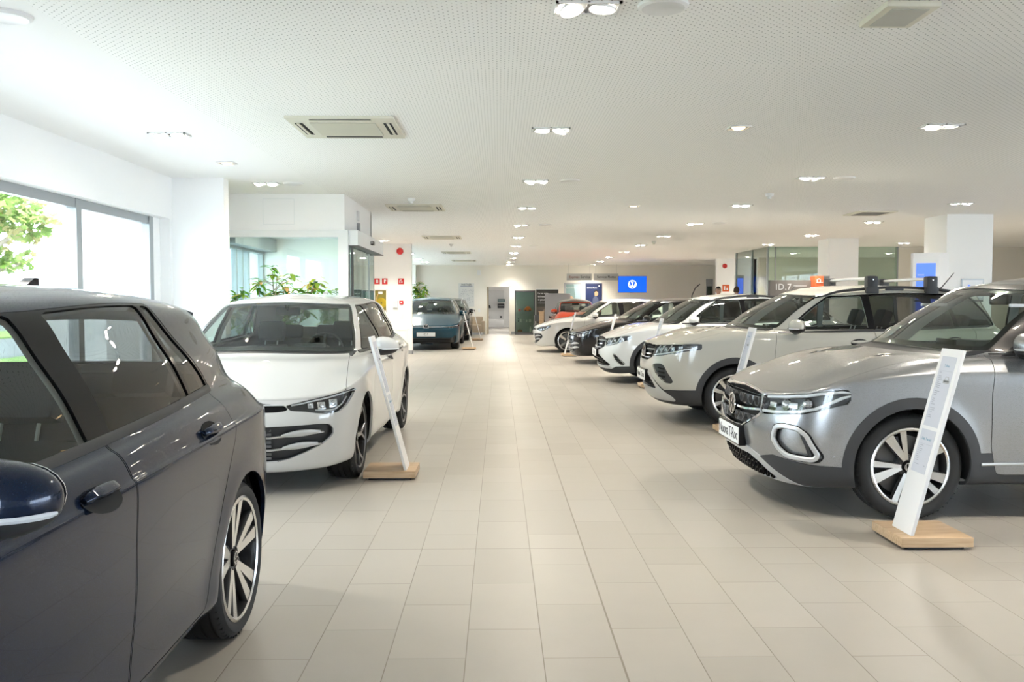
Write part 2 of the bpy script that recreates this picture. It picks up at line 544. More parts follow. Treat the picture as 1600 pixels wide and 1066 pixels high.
M['satin'] = mat('satin aluminium', (.66, .67, .68), .32, .9)
M['silver_plastic'] = mat('silver trim', (.55, .56, .57), .38, .55)
M['machined'] = mat('machined alloy', (.74, .74, .73), .22, .95)
M['rim_dark'] = mat('dark alloy', (.04, .04, .042), .3, .5, coat=.5)
M['rim_grey'] = mat('grey alloy', (.20, .20, .205), .3, .7, coat=.4)
M['disc'] = mat('brake disc', (.13, .13, .13), .4, .8)
M['dark'] = mat('underbody black', (.012, .012, .012), .9)
M['seat'] = noise_bump(mat('seat fabric', (.045, .046, .05), .85), 300, .3, .002)
M['interior'] = mat('interior black', (.030, .031, .033), .6)
M['lining'] = mat('headliner grey', (.55, .55, .53), .85)
M['glass'] = glass('car glass', (.70, .79, .74), .9)
M['glass_ws'] = glass('windscreen glass', (.72, .80, .75), .9)
M['glass_dark'] = glass('privacy glass', (.36, .37, .36), .8)
M['lamp_glass'] = glass('lamp cover', (.93, .95, .96), .9)
M['lamp_white'] = mat('lamp white', (.62, .64, .66), .3)
M['lamp_in'] = mat('lamp reflector', (.62, .64, .66), .2, .9)
M['red_lamp'] = mat('tail lamp red', (.30, .012, .012), .15, coat=1)
M['plate'] = mat('plate white', (.82, .83, .82), .4)
M['ink'] = mat('black print', (.03, .03, .035), .6)

def wheel_proto(name, R, w, rim, style, face, pocket, emb=True):
    """wheel about the y axis, outer face towards -y; returns the root Empty (no label: it is a part of a car)"""
    root = link(name, None)
    t = MB()
    ws = w / 2
    prof = [(rim - .004, -ws * .80), (rim + .006, -ws * .90), (rim + (R - rim) * .30, -ws), (rim + (R - rim) * .62, -ws * 1.0), (R - .016, -ws * .90), (R - .005, -ws * .80), (R - .001, -ws * .70)]
    g = [-.62, -.58, -.54, -.22, -.18, -.14, .14, .18, .22, .54, .58, .62]
    for k in range(0, 12, 3): prof += [(R, ws * g[k]), (R - .008, ws * g[k] + .002), (R - .008, ws * g[k + 2] - .002), (R, ws * g[k + 2])]
    prof += [(R - .001, ws * .70), (R - .005, ws * .80), (R - .016, ws * .90), (rim + .05, ws), (rim, ws * .8)]
    t.lathe(prof, M['rubber'], 64, 'y')
    # fine tread blocks: shallow cross sipes on the shoulders
    for k in range(56):
        a = 2 * PI * k / 56
        for s in (-1, 1):
            Mx = Matrix.Rotation(a, 4, 'Y') @ Matrix.Translation((0, s * ws * .76, R - .0075))
            t.box(-.0016, .0016, -ws * .11, ws * .11, -.004, .0052, M['rubber'], Mx)
    t.build('tire', root)
    b = MB()
    b.lathe([(rim - .002, -ws * .86), (rim + .004, -ws * .93), (rim - .006, -ws * .97), (rim - .014, -ws * .92), (rim - .018, -ws * .70), (rim - .03, ws * .1), (rim - .03, ws * .8)], pocket, 48, 'y')
    b.lathe([(rim + .005, -ws * .935), (rim - .005, -ws * .98), (rim - .014, -ws * .93)], face, 48, 'y')
    b.lathe([(.0, -ws * .62), (.062, -ws * .62), (.075, -ws * .52), (.075, -ws * .2)], pocket, 32, 'y')
    n = style['n']; y0h, y0r = -ws * .70, -ws * .93
    def blade(a0, r0, a1, r1, w0, w1, th=.03, mt=face, dy=0.):
        p0 = Vector((math.sin(a0) * r0, math.cos(a0) * r0)); p1 = Vector((math.sin(a1) * r1, math.cos(a1) * r1))
        d = (p1 - p0).normalized(); nn = Vector((-d.y, d.x))
        q = [p0 + nn * w0 / 2, p0 - nn * w0 / 2, p1 - nn * w1 / 2, p1 + nn * w1 / 2]
        ys = [y0h + (y0r - y0h) * (max(0, r - .06) / (rim - .06)) + dy for r in (r0, r0, r1, r1)]
        bev = .003
        top = [(p.x, y, p.y) for p, y in zip(q, ys)]
        c = (p0 + p1) / 2
        ins = [(c + (p - c) * 1.0) for p in q]
        wid = [(p + nn * (.004 if k in (0, 3) else -.004)) for k, p in enumerate(q)]
        vs = top + [(p.x, y + .006, p.y) for p, y in zip(wid, ys)] + [(p.x, y + th, p.y) for p, y in zip(wid, ys)]
        b.add(vs, [(0, 1, 2, 3)], mt)
        b.add(vs, [(0, 4, 5, 1), (1, 5, 6, 2), (2, 6, 7, 3), (3, 7, 4, 0), (4, 8, 9, 5), (5, 9, 10, 6), (6, 10, 11, 7), (7, 11, 8, 4), (8, 11, 10, 9)], pocket)
    for k in range(n):
        a = 2 * PI * (k + style.get('ph', 0)) / n
        if style['kind'] == 'twin':
            for s in (-1, 1):
                blade(a + s * style['h0'], .05, a + s * style['h1'], rim - .008, style['w0'], style['w1'])
            if style.get('web'): blade(a, .05, a, rim - .008, style['web'], style['web'] * 2.2, .02, pocket, .014)
        elif style['kind'] == 'turbine':
            blade(a - .10, .045, a - .30, rim - .010, .030, .062)
            blade(a + .06, .045, a + .12, rim - .010, .022, .040)
        elif style['kind'] == 'y':
            blade(a, .04, a, rim * .62, .034, .03)
            for s in (-1, 1): blade(a, rim * .58, a + s * style['h1'], rim - .008, .022, style['w1'])
        else:
            blade(a, .045, a, rim - .008, style['w0'], style['w1'])
    b.build('rim', root)
    h = MB()
    h.lathe([(0, -ws * .755), (.030, -ws * .755), (.034, -ws * .735), (.036, -ws * .6)], M['black_gloss'], 28, 'y')
    if emb:
        emblem(h, M['chrome'], .026, Matrix.Translation((0, -ws * .757, 0)) @ Matrix.Rotation(PI / 2, 4, 'X'), .0015)
    for k in range(5):
        a = 2 * PI * (k + .5) / 5
        h.lathe([(0, -ws * .66), (.008, -ws * .66), (.009, -ws * .55)], M['disc'], 10, 'y', Matrix.Translation((math.sin(a) * .052, 0, math.cos(a) * .052)))
    h.build('hub_cap', root)
    d = MB()
    d.lathe([(.07, -ws * .20), (rim - .055, -ws * .20), (rim - .055, ws * .0), (.07, ws * .0)], M['disc'], 40, 'y')
    d.lathe([(0, -ws * .3), (.075, -ws * .3), (.08, ws * .2)], M['disc'], 24, 'y')
    d.box(-.09, .09, -ws * .42, ws * .25, rim - .125, rim - .035, M['disc'], Matrix.Rotation(1.2, 4, 'Y'), .012)
    d.lathe([(0, ws * .3), (rim - .03, ws * .3)], M['dark'], 32, 'y')
    d.build('brake_disc', root)
    return root

def seat_geo(b, x, y, z, hr=True, s=1.0):
    """front seat facing -x"""
    m = M['seat']
    b.box(x - .02, x + .50, y - .25, y + .25, z, z + .17, m, None, .06)
    Mx = Matrix.Translation((x + .47, y, z + .10)) @ Matrix.Rotation(math.radians(20), 4, 'Y')
    b.box(-.07, .08, -.24, .24, 0, .56, m, Mx, .06)
    b.box(-.10, .04, -.25, -.17, .05, .42, m, Mx, .035); b.box(-.10, .04, .17, .25, .05, .42, m, Mx, .035)
    if hr:
        b.box(-.05, .06, -.13, .13, .62, .82, m, Mx, .05)
        for q in (-.06, .06): b.tube([Mx @ Vector((.01, q, .54)), Mx @ Vector((.01, q, .66))], .007, M['satin'], 6)

def interior(P, root):
    xc, zb = P['cabin']  # x of the dashboard front, belt height
    W = P['W'] / 2
    d = MB()
    xd = xc
    prof = [(xd - .28, zb - .07), (xd + .0, zb - .005), (xd + .20, zb - .005), (xd + .30, zb - .05), (xd + .33, zb - .17), (xd + .26, zb - .40), (xd - .25, zb - .42)]
    d.prism(prof, -(W - .17), W - .17, M['interior'], 'y')
    d.box(xd + .20, xd + .30, -.42, -.16, zb - .04, zb + .05, M['interior'], None, .02)     # instrument hood
    d.box(xd + .22, xd + .24, -.10, .16, zb - .08, zb + .04, M['black_gloss'], None, .006)   # screen
    d.box(xd + .30, xd + 1.1, -.12, .12, zb - .62, zb - .36, M['interior'], None, .03)
    d.build('dashboard', root)
    st = MB(); yl = -.37
    Mx = Matrix.Translation((xd + .43, yl, zb - .04)) @ Matrix.Rotation(math.radians(-66), 4, 'Y')
    ring = [(.18 * math.cos(a), .18 * math.sin(a), 0) for a in np.linspace(0, 2 * PI, 25)]
    st.tube([Mx @ Vector(p) for p in ring], .014, M['interior'], 8)
    for a in (0, PI, PI / 2 * 3): st.tube([Mx @ Vector((0, 0, .02)), Mx @ Vector((.17 * math.cos(a), .17 * math.sin(a), 0))], .016, M['interior'], 6)
    st.lathe([(0, -.02), (.06, -.015), (.07, .03)], M['interior'], 16, 'z', Mx)
    st.build('steering_wheel', root)
    for y in (-.37, .37):
        b = MB(); seat_geo(b, xd + .72, y, zb - .66); b.build('seat', root)
    r = MB(); xr = xd + 1.62
    r.box(xr, xr + .48, -(W - .25), W - .25, zb - .62, zb - .46, M['seat'], None, .05)
    Mx = Matrix.Translation((xr + .46, 0, zb - .52)) @ Matrix.Rotation(math.radians(22), 4, 'Y')
    r.box(-.07, .07, -(W - .25), W - .25, 0, .56, M['seat'], Mx, .05)
    for y in (-.40, 0, .40): r.box(-.045, .05, y - .12, y + .12, .57, .72, M['seat'], Mx, .04)
    r.build('rear_bench', root)
    mr = MB(); zt = P['mirror_z']; xm = P['mirror_x']
    mr.box(xm, xm + .03, -.11, .11, zt - .05, zt + .02, M['black_gloss'], None, .012)
    mr.tube([(xm, 0, zt), (xm - .06, 0, zt + .05)], .012, M['black_gloss'], 6)
    mr.build('rear_view_mirror', root)

def side_mirror(sk, P, root, sg, cap, low=None):
    """door mirror; sg -1 = left"""
    x, z = P['mirror']
    p, n = sk.sy(x, z, sg)
    b = MB()
    # arm
    b.tube([p - n * .02 + Vector((0, 0, -.02)), p + Vector((-.0, sg * .06, -.005)), p + Vector((.0, sg * .10, .02))], [.035, .028, .03], M['black_plastic'], 10)
    o = b.build('mirror_arm', root)
    def lump(x0, fz0, fz1, m, nm, par):
        bm = bmesh.new(); bmesh.ops.create_uvsphere(bm, u_segments=24, v_segments=16, radius=1)
        for v in bm.verts:
            c = v.co; 
            X = c.x; Y = c.y; Z = c.z
            Y2 = math.copysign(abs(Y) ** .8, Y); Z2 = math.copysign(abs(Z) ** .8, Z)
            X2 = X * (.55 if X > 0 else 1.)
            taper = 1 - .22 * Y2 
            v.co = Vector((X2 * .098, sg * (Y2 * .110), Z2 * .078 * taper))
        cutp = bmesh.ops.bisect_plane
        if fz0 is not None: cutp(bm, geom=list(bm.verts) + list(bm.edges) + list(bm.faces), plane_co=(0, 0, fz0), plane_no=(0, 0, -1), clear_outer=True)
        if fz1 is not None: cutp(bm, geom=list(bm.verts) + list(bm.edges) + list(bm.faces), plane_co=(0, 0, fz1), plane_no=(0, 0, 1), clear_outer=True)
        cutp(bm, geom=list(bm.verts) + list(bm.edges) + list(bm.faces), plane_co=(.045, 0, 0), plane_no=(1, 0, 0), clear_outer=True)
        bmesh.ops.holes_fill(bm, edges=[e for e in bm.edges if len(e.link_faces) == 1])
        q = MB(); q.bm(bm, m, True, Matrix.Translation(p + Vector((.0, sg * .148, .055))))
        return q.build(nm, par)
    lump(0, -.022, None, cap, 'mirror_cap', o)
    lump(0, None, -.024, low or M['black_plastic'], 'mirror_housing', o)
    g = MB()
    c = p + Vector((.043, sg * .148, .055))
    pts = [(sg * .096 * math.cos(a), .065 * math.sin(a)) for a in np.linspace(0, 2 * PI, 20, endpoint=False)]
    g.prism([(c.y + a, c.z + b2) for a, b2 in pts], c.x + .001, c.x + .004, M['chrome'], 'x'); g.build('mirror_glass', o)
    # turn lamp along the outer front edge
    t = MB(); pts = []
    for a in np.linspace(-.25, 1.35, 9):
        pts.append(p + Vector((-.094 * math.cos(a) - .002, sg * (.148 + .112 * math.sin(a)), .055 - .023)))
    t.tube(pts, [.004] + [.007] * 7 + [.004], P.get('mirror_lamp') or M['lamp_white'], 6); t.build('turn_lamp', o)
    return o

def handle(sk, x, z, sg, m, door):
    b = MB(); p, n = sk.sy(x, z, sg)
    # flat disc, its black stands in for the shade of a recess
    cup = MB(); nn = 20
    tx = Vector((1, 0, 0)); tx = (tx - n * tx.dot(n)).normalized(); tz = n.cross(tx)
    if tz.z < 0: tz = -tz
    vs = []
    for r, d in ((1., .0025), (.8, .001), (.4, .0005)):
        for k in range(nn):
            a = 2 * PI * k / nn; vs.append(p + tx * (.098 * r * math.cos(a)) + tz * (.046 * r * math.sin(a) - .006) + n * d)
    fs = [(i * nn + k, i * nn + (k + 1) % nn, (i + 1) * nn + (k + 1) % nn, (i + 1) * nn + k) for i in range(2) for k in range(nn)] + [tuple(range(2 * nn, 3 * nn))]
    cup.add(vs, fs, M['seam'], True)
    P_, N_ = [], []
    pts = []; rad = []
    for i, t in enumerate(np.linspace(-1, 1, 13)):
        lift = .016 * (1 - t ** 6) + .003
        pts.append(p + tx * (t * .090) + n * lift + tz * .004)
    P_ = pts; N_ = [n] * 13
    ribbon(b, P_, N_, [.016] + [.026] * 3 + [.034] * 5 + [.032] * 3 + [.022], .012, m)
    o = b.build('door_handle', door); cup.build('handle_shade_disc', door)
    return o

def build_car(P, root, subc=6, subr=5):
    """all the shared parts; returns the skin for the type's own front end"""
    sk = CarSkin(P, subc, subr); sh = sk.sh
    pm = P['paint']; wr = P['wr']; ar = P['arch']
    # wheel openings
    for k, xa in enumerate(P['axles']):
        sh.cut(lambda A, xa=xa: np.hypot(A[:, 0] - xa, A[:, 2] - wr - .012) - ar, lambda A, xa=xa: (A[:, 1] > .42) & (np.abs(A[:, 0] - xa) < .6) & (A[:, 2] < 1.0), 'void')
        if P.get('clad'):
            sh.cut(lambda A, xa=xa: np.hypot(A[:, 0] - xa, A[:, 2] - wr - .012) - ar - P['clad'], lambda A, xa=xa: (A[:, 1] > .55) & (np.abs(A[:, 0] - xa) < .7) & (A[:, 2] < 1.0), 'clad', ('body',))
    if P.get('clad'):
        zs = P['clad_z']   # [(x, z), ...] top edge of the lower cladding
        sh.cut(lambda A: A[:, 2] - np.interp(A[:, 0], [a for a, b in zs], [b for a, b in zs]), lambda A: A[:, 2] < .8, 'clad', ('body',))
    # type-specific front regions come first
    for g, where, lab in P['regions']:
        sh.cut(g, where, lab, ('body', 'clad') if lab.startswith('x_') is False else None)
    # glasshouse
    wsu, (v0, v1) = P['ws'][0], P['ws'][1:]
    gws = lambda A: np.max([(A[:, 3] - wsu) * .12, (v0 - A[:, 4]) * .2, (A[:, 4] - v1) * .2], 0)
    up = lambda A: A[:, 4] > 8.0
    sh.cut(gws, up, 'windshield', ('body',))
    D = P['dlo']
    gd = lambda A: np.maximum(np.max([(D['u0'] - A[:, 3]) * .12, (D['v0'] - A[:, 4]) * .25, (A[:, 4] - D['v1']) * .25], 0), sd_poly(A[:, 0], A[:, 2], D['poly']))
    sdw = lambda A: (A[:, 4] > 8.0) & (A[:, 1] > .3)
    sh.cut(gd, sdw, 'side_trim', ('body',))
    for nm, poly, rr in D['panes']:
        pl = inset_round(poly, rr) if rr else poly
        # pane limited by the trim outline, 18 mm inside it
        sh.cut(lambda A: np.maximum(gd(A) + D.get('frame', .016), sd_poly(A[:, 0], A[:, 2], pl)), sdw, nm, ('side_trim',))
    # rear window
    gr = lambda A: np.max([(P['rw'][0] - A[:, 3]) * .12, (P['rw'][1] - A[:, 4]) * .2, (A[:, 4] - P['rw'][2]) * .2], 0)
    sh.cut(gr, up, 'rear_window', ('body',))
    # bonnet with its shut line
    hu, hv0, hv1 = P['hood_uv']
    gh = lambda A: np.max([(A[:, 3] - hu) * .13, (hv0 - A[:, 4]) * .16, (A[:, 4] - hv1) * .3], 0)
    wh = lambda A: (A[:, 0] < 2) & (A[:, 4] > 4) & (A[:, 4] < 9.6)
    sh.cut(offs(gh, -.0022), wh, 'seam', ('body',)); sh.cut(offs(gh, .0022), wh, 'hood', ('seam',))
    # cowl strip behind the bonnet
    sh.cut(lambda A: np.max([(A[:, 3] - wsu) * .12, (hv1 - .02 - A[:, 4]) * .2, (A[:, 4] - v0) * .2], 0), lambda A: (A[:, 0] < 2.2) & (A[:, 4] > 8.0), 'cowl', ('body', 'seam'))
    # doors
    for nm, poly in P['doors']:
        gp = side(poly, .03)
        gdr = lambda A: np.max([gp(A), (P['door_v'][0] - A[:, 4]) * .1, (A[:, 4] - P['door_v'][1]) * .15], 0)
        w2 = lambda A: (A[:, 1] > .4) & (A[:, 4] < 9.8)
        sh.cut(offs(gdr, -.0022), w2, 'seam:' + nm, ('body', 'clad')); sh.cut(offs(gdr, .0022), w2, nm, ('seam:' + nm,))
    sh.lab = ['seam' if l.startswith('seam') else l for l in sh.lab]
    if P.get('roof_paint'):
        sh.cut(lambda A: np.max([(P.get('roof_v', 9.02) - A[:, 4]) * .2, (A[:, 3] - 15.2) * .1], 0), up, 'roof', ('body',))
    if P.get('roof_paint') and not P.get('roof_v'):
        sh.relabel(lambda c: c[0] > 2.4, 'rear_quarter', ('body',)); skin_mesh(sk, ['rear_quarter'], pm, 'rear_quarter', root, rim=.018)
    # ---- meshes
    if P.get('roof_paint'): skin_mesh(sk, ['roof'], P['roof_paint'], 'roof', root, rim=.015)
    cladm = M['clad']
    skin_mesh(sk, ['body'], pm, 'body', root, rim=.018)
    skin_mesh(sk, ['hood'], pm, 'hood', root, rim=.012)
    skin_mesh(sk, ['seam'], M['seam'], 'panel_gap', root, off=-.004)
    skin_mesh(sk, ['cowl'], M['black_plastic'], 'cowl_panel', root, off=-.012, rim=.01)
    skin_mesh(sk, ['clad'], cladm, 'wheel_arch_cladding', root, off=.006, rim=.02)
    w = skin_mesh(sk, ['windshield'], P.get('ws_glass') or M['glass_ws'], 'windshield', root, off=-.003)
    # black band round the windscreen
    sh.cut(offs(gws, .045), up, 'ws_inner', ('windshield',))
    skin_mesh(sk, ['windshield'], M['black_gloss'], 'windshield_border', w, off=-.0055)
    skin_mesh(sk, ['rear_window'], M['glass_dark'], 'rear_window', root, off=-.003)
    doors = {}
    for nm, poly in P['doors']:
        for sg in (-1, 1):
            d = skin_mesh(sk, [nm], pm, nm, root, sg, rim=.012)
            doors[nm, sg] = d
    # windows of each side belong to their door, or to the body
    for sg in (-1, 1):
        skin_mesh(sk, ['side_trim'], M['black_gloss'], 'window_frame', root, sg, off=-.001, rim=.01)
        for nm, poly, rr in D['panes']:
            skin_mesh(sk, [nm], M[D['glass'].get(nm, 'glass')], nm, root, sg, off=-.006)
        for (nm, x, z) in P['handles']:
            handle(sk, x, z, sg, P.get('handle_m') or pm, doors[nm, sg])
        side_mirror(sk, P, root, sg, P.get('mirror_paint') or pm, P.get('mirror_low'))
        if P.get('belt_trim'):
            A = [(x, z) for x, z in P['belt_trim']]
            b = MB(); pp, nn = spath(sk, A, sg); ribbon(b, pp, nn, .030, .006, P.get('belt_m') or M['black_plastic']); b.build('belt_molding', root)
    # inner faces seen through the glass
    A = sh.arr(); up_f = [f for f, l in zip(sh.f, sh.lab) if l in ('body', 'rear_quarter', 'roof', 'side_trim') and A[list(f)][:, 4].mean() > 9.0]
    skin_mesh(sk, None, M['lining'], 'headliner', root, off=-.028, faces=up_f)
    dn = [f for f, l in zip(sh.f, sh.lab) if A[list(f)][:, 4].mean() < 9.1 and A[list(f)][:, 4].mean() > 3.2 and 1.2 < A[list(f)][:, 0].mean() < P['L'] - .35 and A[list(f)][:, 1].mean() > .55 and l not in ('void',)]
    skin_mesh(sk, None, M['interior'], 'door_panel', root, off=-.075, faces=dn)
    # floor pan and wheel housings
    W2 = P['W'] / 2; L = P['L']; u = MB(); zf = P['rings'][1][0]; zf = zf if not isinstance(zf, (list, tuple)) else zf[3]
    xa, xb = P['axles']; g = ar + .02; yi = W2 - .32
    for (x0, x1, yy) in ((.42, xa - g, W2 - .26), (xa - g, xa + g, yi), (xa + g, xb - g, W2 - .07), (xb - g, xb + g, yi), (xb + g, L - .42, W2 - .22)):
        u.box(x0, x1, -yy, yy, zf, zf + .03, M['dark'])
    for x in (xa - g - .015, xa + g, xb - g - .015, xb + g):
        for s in (-1, 1): u.box(x, x + .015, s * (W2 - .12) if s < 0 else yi, -yi if s < 0 else W2 - .12, zf, zf + .12, M['dark'])
    u.box(P['cabin'][0] - .3, P['cabin'][0] - .28, -(W2 - .1), W2 - .1, zf, P['cabin'][1] - .08, M['dark'])
    u.build('underbody', root)
    for xw in (xa, xb):
        for sg in (-1, 1):
            l = MB(); vs = []; fs = []; K = 20
            for k in range(K + 1):
                a = PI * (k / K) * 1.16 - PI * .08
                for y in (W2 - .045 - (.035 if P.get('tail') and xw > 2 else 0), yi):
                    vs.append((xw + (ar + .012) * math.cos(a), sg * y, wr + .012 + (ar + .012) * math.sin(a)))
            for k in range(K): fs.append((2 * k, 2 * k + 1, 2 * k + 3, 2 * k + 2))
            vs += [(xw + (ar + .012) * math.cos(PI * (k / K) * 1.16 - PI * .08), sg * yi, wr + .012 + (ar + .012) * math.sin(PI * (k / K) * 1.16 - PI * .08)) for k in range(K + 1)]
            fs.append(tuple(range(2 * K + 2, 3 * K + 3)))
            l.add(vs, fs, M['dark'], True); l.build('wheel_arch_liner', root)
    interior(P, root)
    # wheels
    wp = P['wheel']
    for i, xw in enumerate(P['axles']):
        for sg in (-1, 1):
            o = wp if wp.parent is None and not wp.get('used') else None
            if o is None: o = copy_tree(P['wheel'], root)
            else: o['used'] = 1; o.parent = root
            o.location = (xw, sg * (W2 - P.get('wheel_in', .145)), wr); o.rotation_euler = (0, P.get('wheel_rot', .3) + i, 0 if sg < 0 else PI)
    return sk, doors

def lamp_pod(sk, sh_labels, root, sg, depth=.05, inner=None):
    """clear cover on the skin and a dark housing behind it"""
    c = skin_mesh(sk, sh_labels, M['lamp_glass'], 'headlamp', root, sg, off=.001)
    h = skin_mesh(sk, sh_labels, M['black_gloss'], 'lamp_housing', c, sg, off=-.045)
    b = skin_mesh(sk, sh_labels, M['black_gloss'], 'lamp_bezel', c, sg, off=-.001, rim=.05)
    # keep only the turned-in edge of the bezel
    me = b.data; bm = bmesh.new(); bm.from_mesh(me)
    return c

def rim_only(sk, labels, root, sg, name, m, depth=.05, off=0.):
    """the wall standing in from the outline of a region"""
    sh = sk.sh; F = sh.take(labels)
    o = skin_mesh(sk, labels, m, name, root, sg, off=off, rim=depth)
    if o is None: return None
    n0 = len(F); bm = bmesh.new(); bm.from_mesh(o.data); bm.faces.ensure_lookup_table()
    k = n0 if sg in (-1, 1) else 2 * n0
    bmesh.ops.delete(bm, geom=[f for f in bm.faces if f.index < k], context='FACES'); bm.to_mesh(o.data); bm.free()
    return o

def recess(sk, labels, root, name, m, depth, sides='both', rimm=None):
    """panel set back from the skin with its wall"""
    o = skin_mesh(sk, labels, m, name, root, sides, off=-depth)
    sh = sk.sh; n0 = len(sh.take(labels))
    w = skin_mesh(sk, labels, rimm or m, name + '_surround', o, sides, off=0., rim=depth)
    bm = bmesh.new(); bm.from_mesh(w.data); bm.faces.ensure_lookup_table(); k = n0 * (2 if sides == 'both' else 1)
    bmesh.ops.delete(bm, geom=[f for f in bm.faces if f.index < k], context='FACES'); bm.to_mesh(w.data); bm.free()
    return o

def plate(sk, root, z, text, w=.52, h=.115, off=.03, dark=True, size=.075, spacing=.9, x=None, sg_text=True):
    p, n = sk.fx(0, z); px = (p.x if x is None else x) - off
    b = MB()
    b.box(px, px + .06, -w / 2 - .012, w / 2 + .012, z - h / 2 - .012, z + h / 2 + .012, M['black_gloss'], None, .006)
    o = b.build('plate_holder', root)
    q = MB(); q.box(px - .006, px, -w / 2, w / 2, z - h / 2, z + h / 2, M['plate'], None, .002)
    if text:
        vs, fs = text_geo(text, size, spacing, .0006)
        # text local x -> world -y ... seen from -x: right of the reader is -y
        Mx = Matrix(((0, 0, -1, px - .0068), (-1, 0, 0, 0), (0, 1, 0, z), (0, 0, 0, 1)))
        q.add(vs, fs, M['ink'], False, Mx)
    q.build('number_plate', o)
    return o
# ------------------------------------------------------------------ five-door hatchback
def hatch_params(pm, wheel, **kw):
    P = dict(L=4.284, W=1.789, axles=(.85, 3.48), wr=.318, arch=.345, paint=pm, wheel=wheel,
        sx=[.97, 1.28, 1.65, 2.05, 2.45, 2.85, 3.18, 3.48],
        rings=[([.20] * 7, .24, 4.10, .76), ([.165, .18, .22, .225, .23, .24, .25], .085, 4.22, .845), ([.33, .33, .35, .36, .37, .38, .38], .028, 4.27, .866),
               ([.50, .50, .52, .53, .53, .54, .54], .0, 4.284, .884), ([.615, .62, .69, .715, .73, .73, .73], .016, 4.265, .890),
               ([.69, .712, .818, .850, .880, .890, .89], .048, 4.235, .8955), ([.713, .740, .842, .873, .902, .912, .917], .095, 4.215, .8835)],
        df=.56, nf=2.5, dr=.50, nr=2.5, tail=.968, wheel_in=.158,
        hood=(.030, .030), sbulge=.010,
        belt=dict(xf=1.03, df=.42, wA=.735, xr=4.13, dr=.36, wC=.70, ws=[.768, .795, .805, .805, .80, .79, .77, .745], z=[.968, .952, .958, .990, 1.035, 1.045, 1.045]),
        roof=dict(xf=1.80, df=.26, wA=.555, xr=3.95, dr=.26, wC=.54, ws=[.585, .598, .60, .60, .598, .59, .58, .565], z=[1.385, 1.368, 1.372, 1.395, 1.37, 1.325, 1.335]),
        crown=([1.8, 2.2, 2.7, 3.3, 3.95], [1.405, 1.447, 1.455, 1.430, 1.355]),
        wsb=.02, gbulge=.02,
        ws=(5.45, 9.12, 11.88), rw=(16.4, 9.5, 11.75), hood_uv=(4.85, 5.0, 8.88), door_v=(1.15, 9.06),
        dlo=dict(u0=6.15, v0=9.03, v1=11.80, frame=.016, poly=[(1.30, .90), (1.30, 1.6), (3.03, 1.6), (3.13, 1.33), (3.36, 1.09), (3.38, 1.04), (3.38, .8)],
                 panes=[('front_door_glass', [(1.2, .8), (1.2, 1.7), (2.165, 1.7), (2.285, .8)], .0), ('rear_door_glass', [(2.405, .8), (2.325, 1.7), (2.88, 1.7), (3.17, .8)], .0),
                        ('quarter_glass', [(3.205, .8), (2.915, 1.7), (4.2, 1.7), (4.2, .8)], .0)],
                 glass={'rear_door_glass': 'glass_dark', 'quarter_glass': 'glass_dark'}),
        doors=[('front_door', [(1.345, .255), (1.30, .42), (1.285, .70), (1.315, .87), (1.36, 1.1), (2.315, 1.1), (2.34, .80), (2.335, .255)]),
               ('rear_door', [(2.345, .255), (2.347, .80), (2.325, 1.1), (3.33, 1.1), (3.345, .93), (3.325, .84), (3.25, .74), (3.15, .62), (3.08, .50), (3.045, .36), (3.03, .255)])],
        handles=[('front_door', 2.13, .875), ('rear_door', 3.06, .905)],
        mirror=(1.60, .935), cabin=(1.30, .965), mirror_z=1.30, mirror_x=1.93,
        belt_trim=[(1.40, .950), (1.7, .958), (2.05, .975), (2.45, .994), (2.9, 1.013), (3.2, 1.027), (3.37, 1.034)])
    P.update(kw); P['regions'] = P.get('regions') or hatch_regions()
    return P
LAMP_H = [(.46, .648), (.58, .676), (.72, .703), (.86, .735), (.95, .768), (.95, .742), (.875, .700), (.845, .625), (.80, .584), (.72, .580), (.665, .588), (.60, .602), (.50, .612)]
def hatch_regions():
    fr = lambda A: (A[:, 0] < .75) & (A[:, 4] < 7.5)
    return [(gmax(front(LAMP_H), lambda A: A[:, 0] - .47), fr, 'lamp'), (front([(-.1, .600), (-.1, .670), (.30, .667), (.455, .652), (.495, .614), (.40, .604)]), fr, 'slim_grille'),
            (front([(-.1, .492), (.45, .508), (.695, .514), (.748, .506), (.770, .470), (.765, .420), (.70, .365), (.60, .315), (.47, .262), (.40, .252), (-.1, .248)], .02), fr, 'low_grille')]

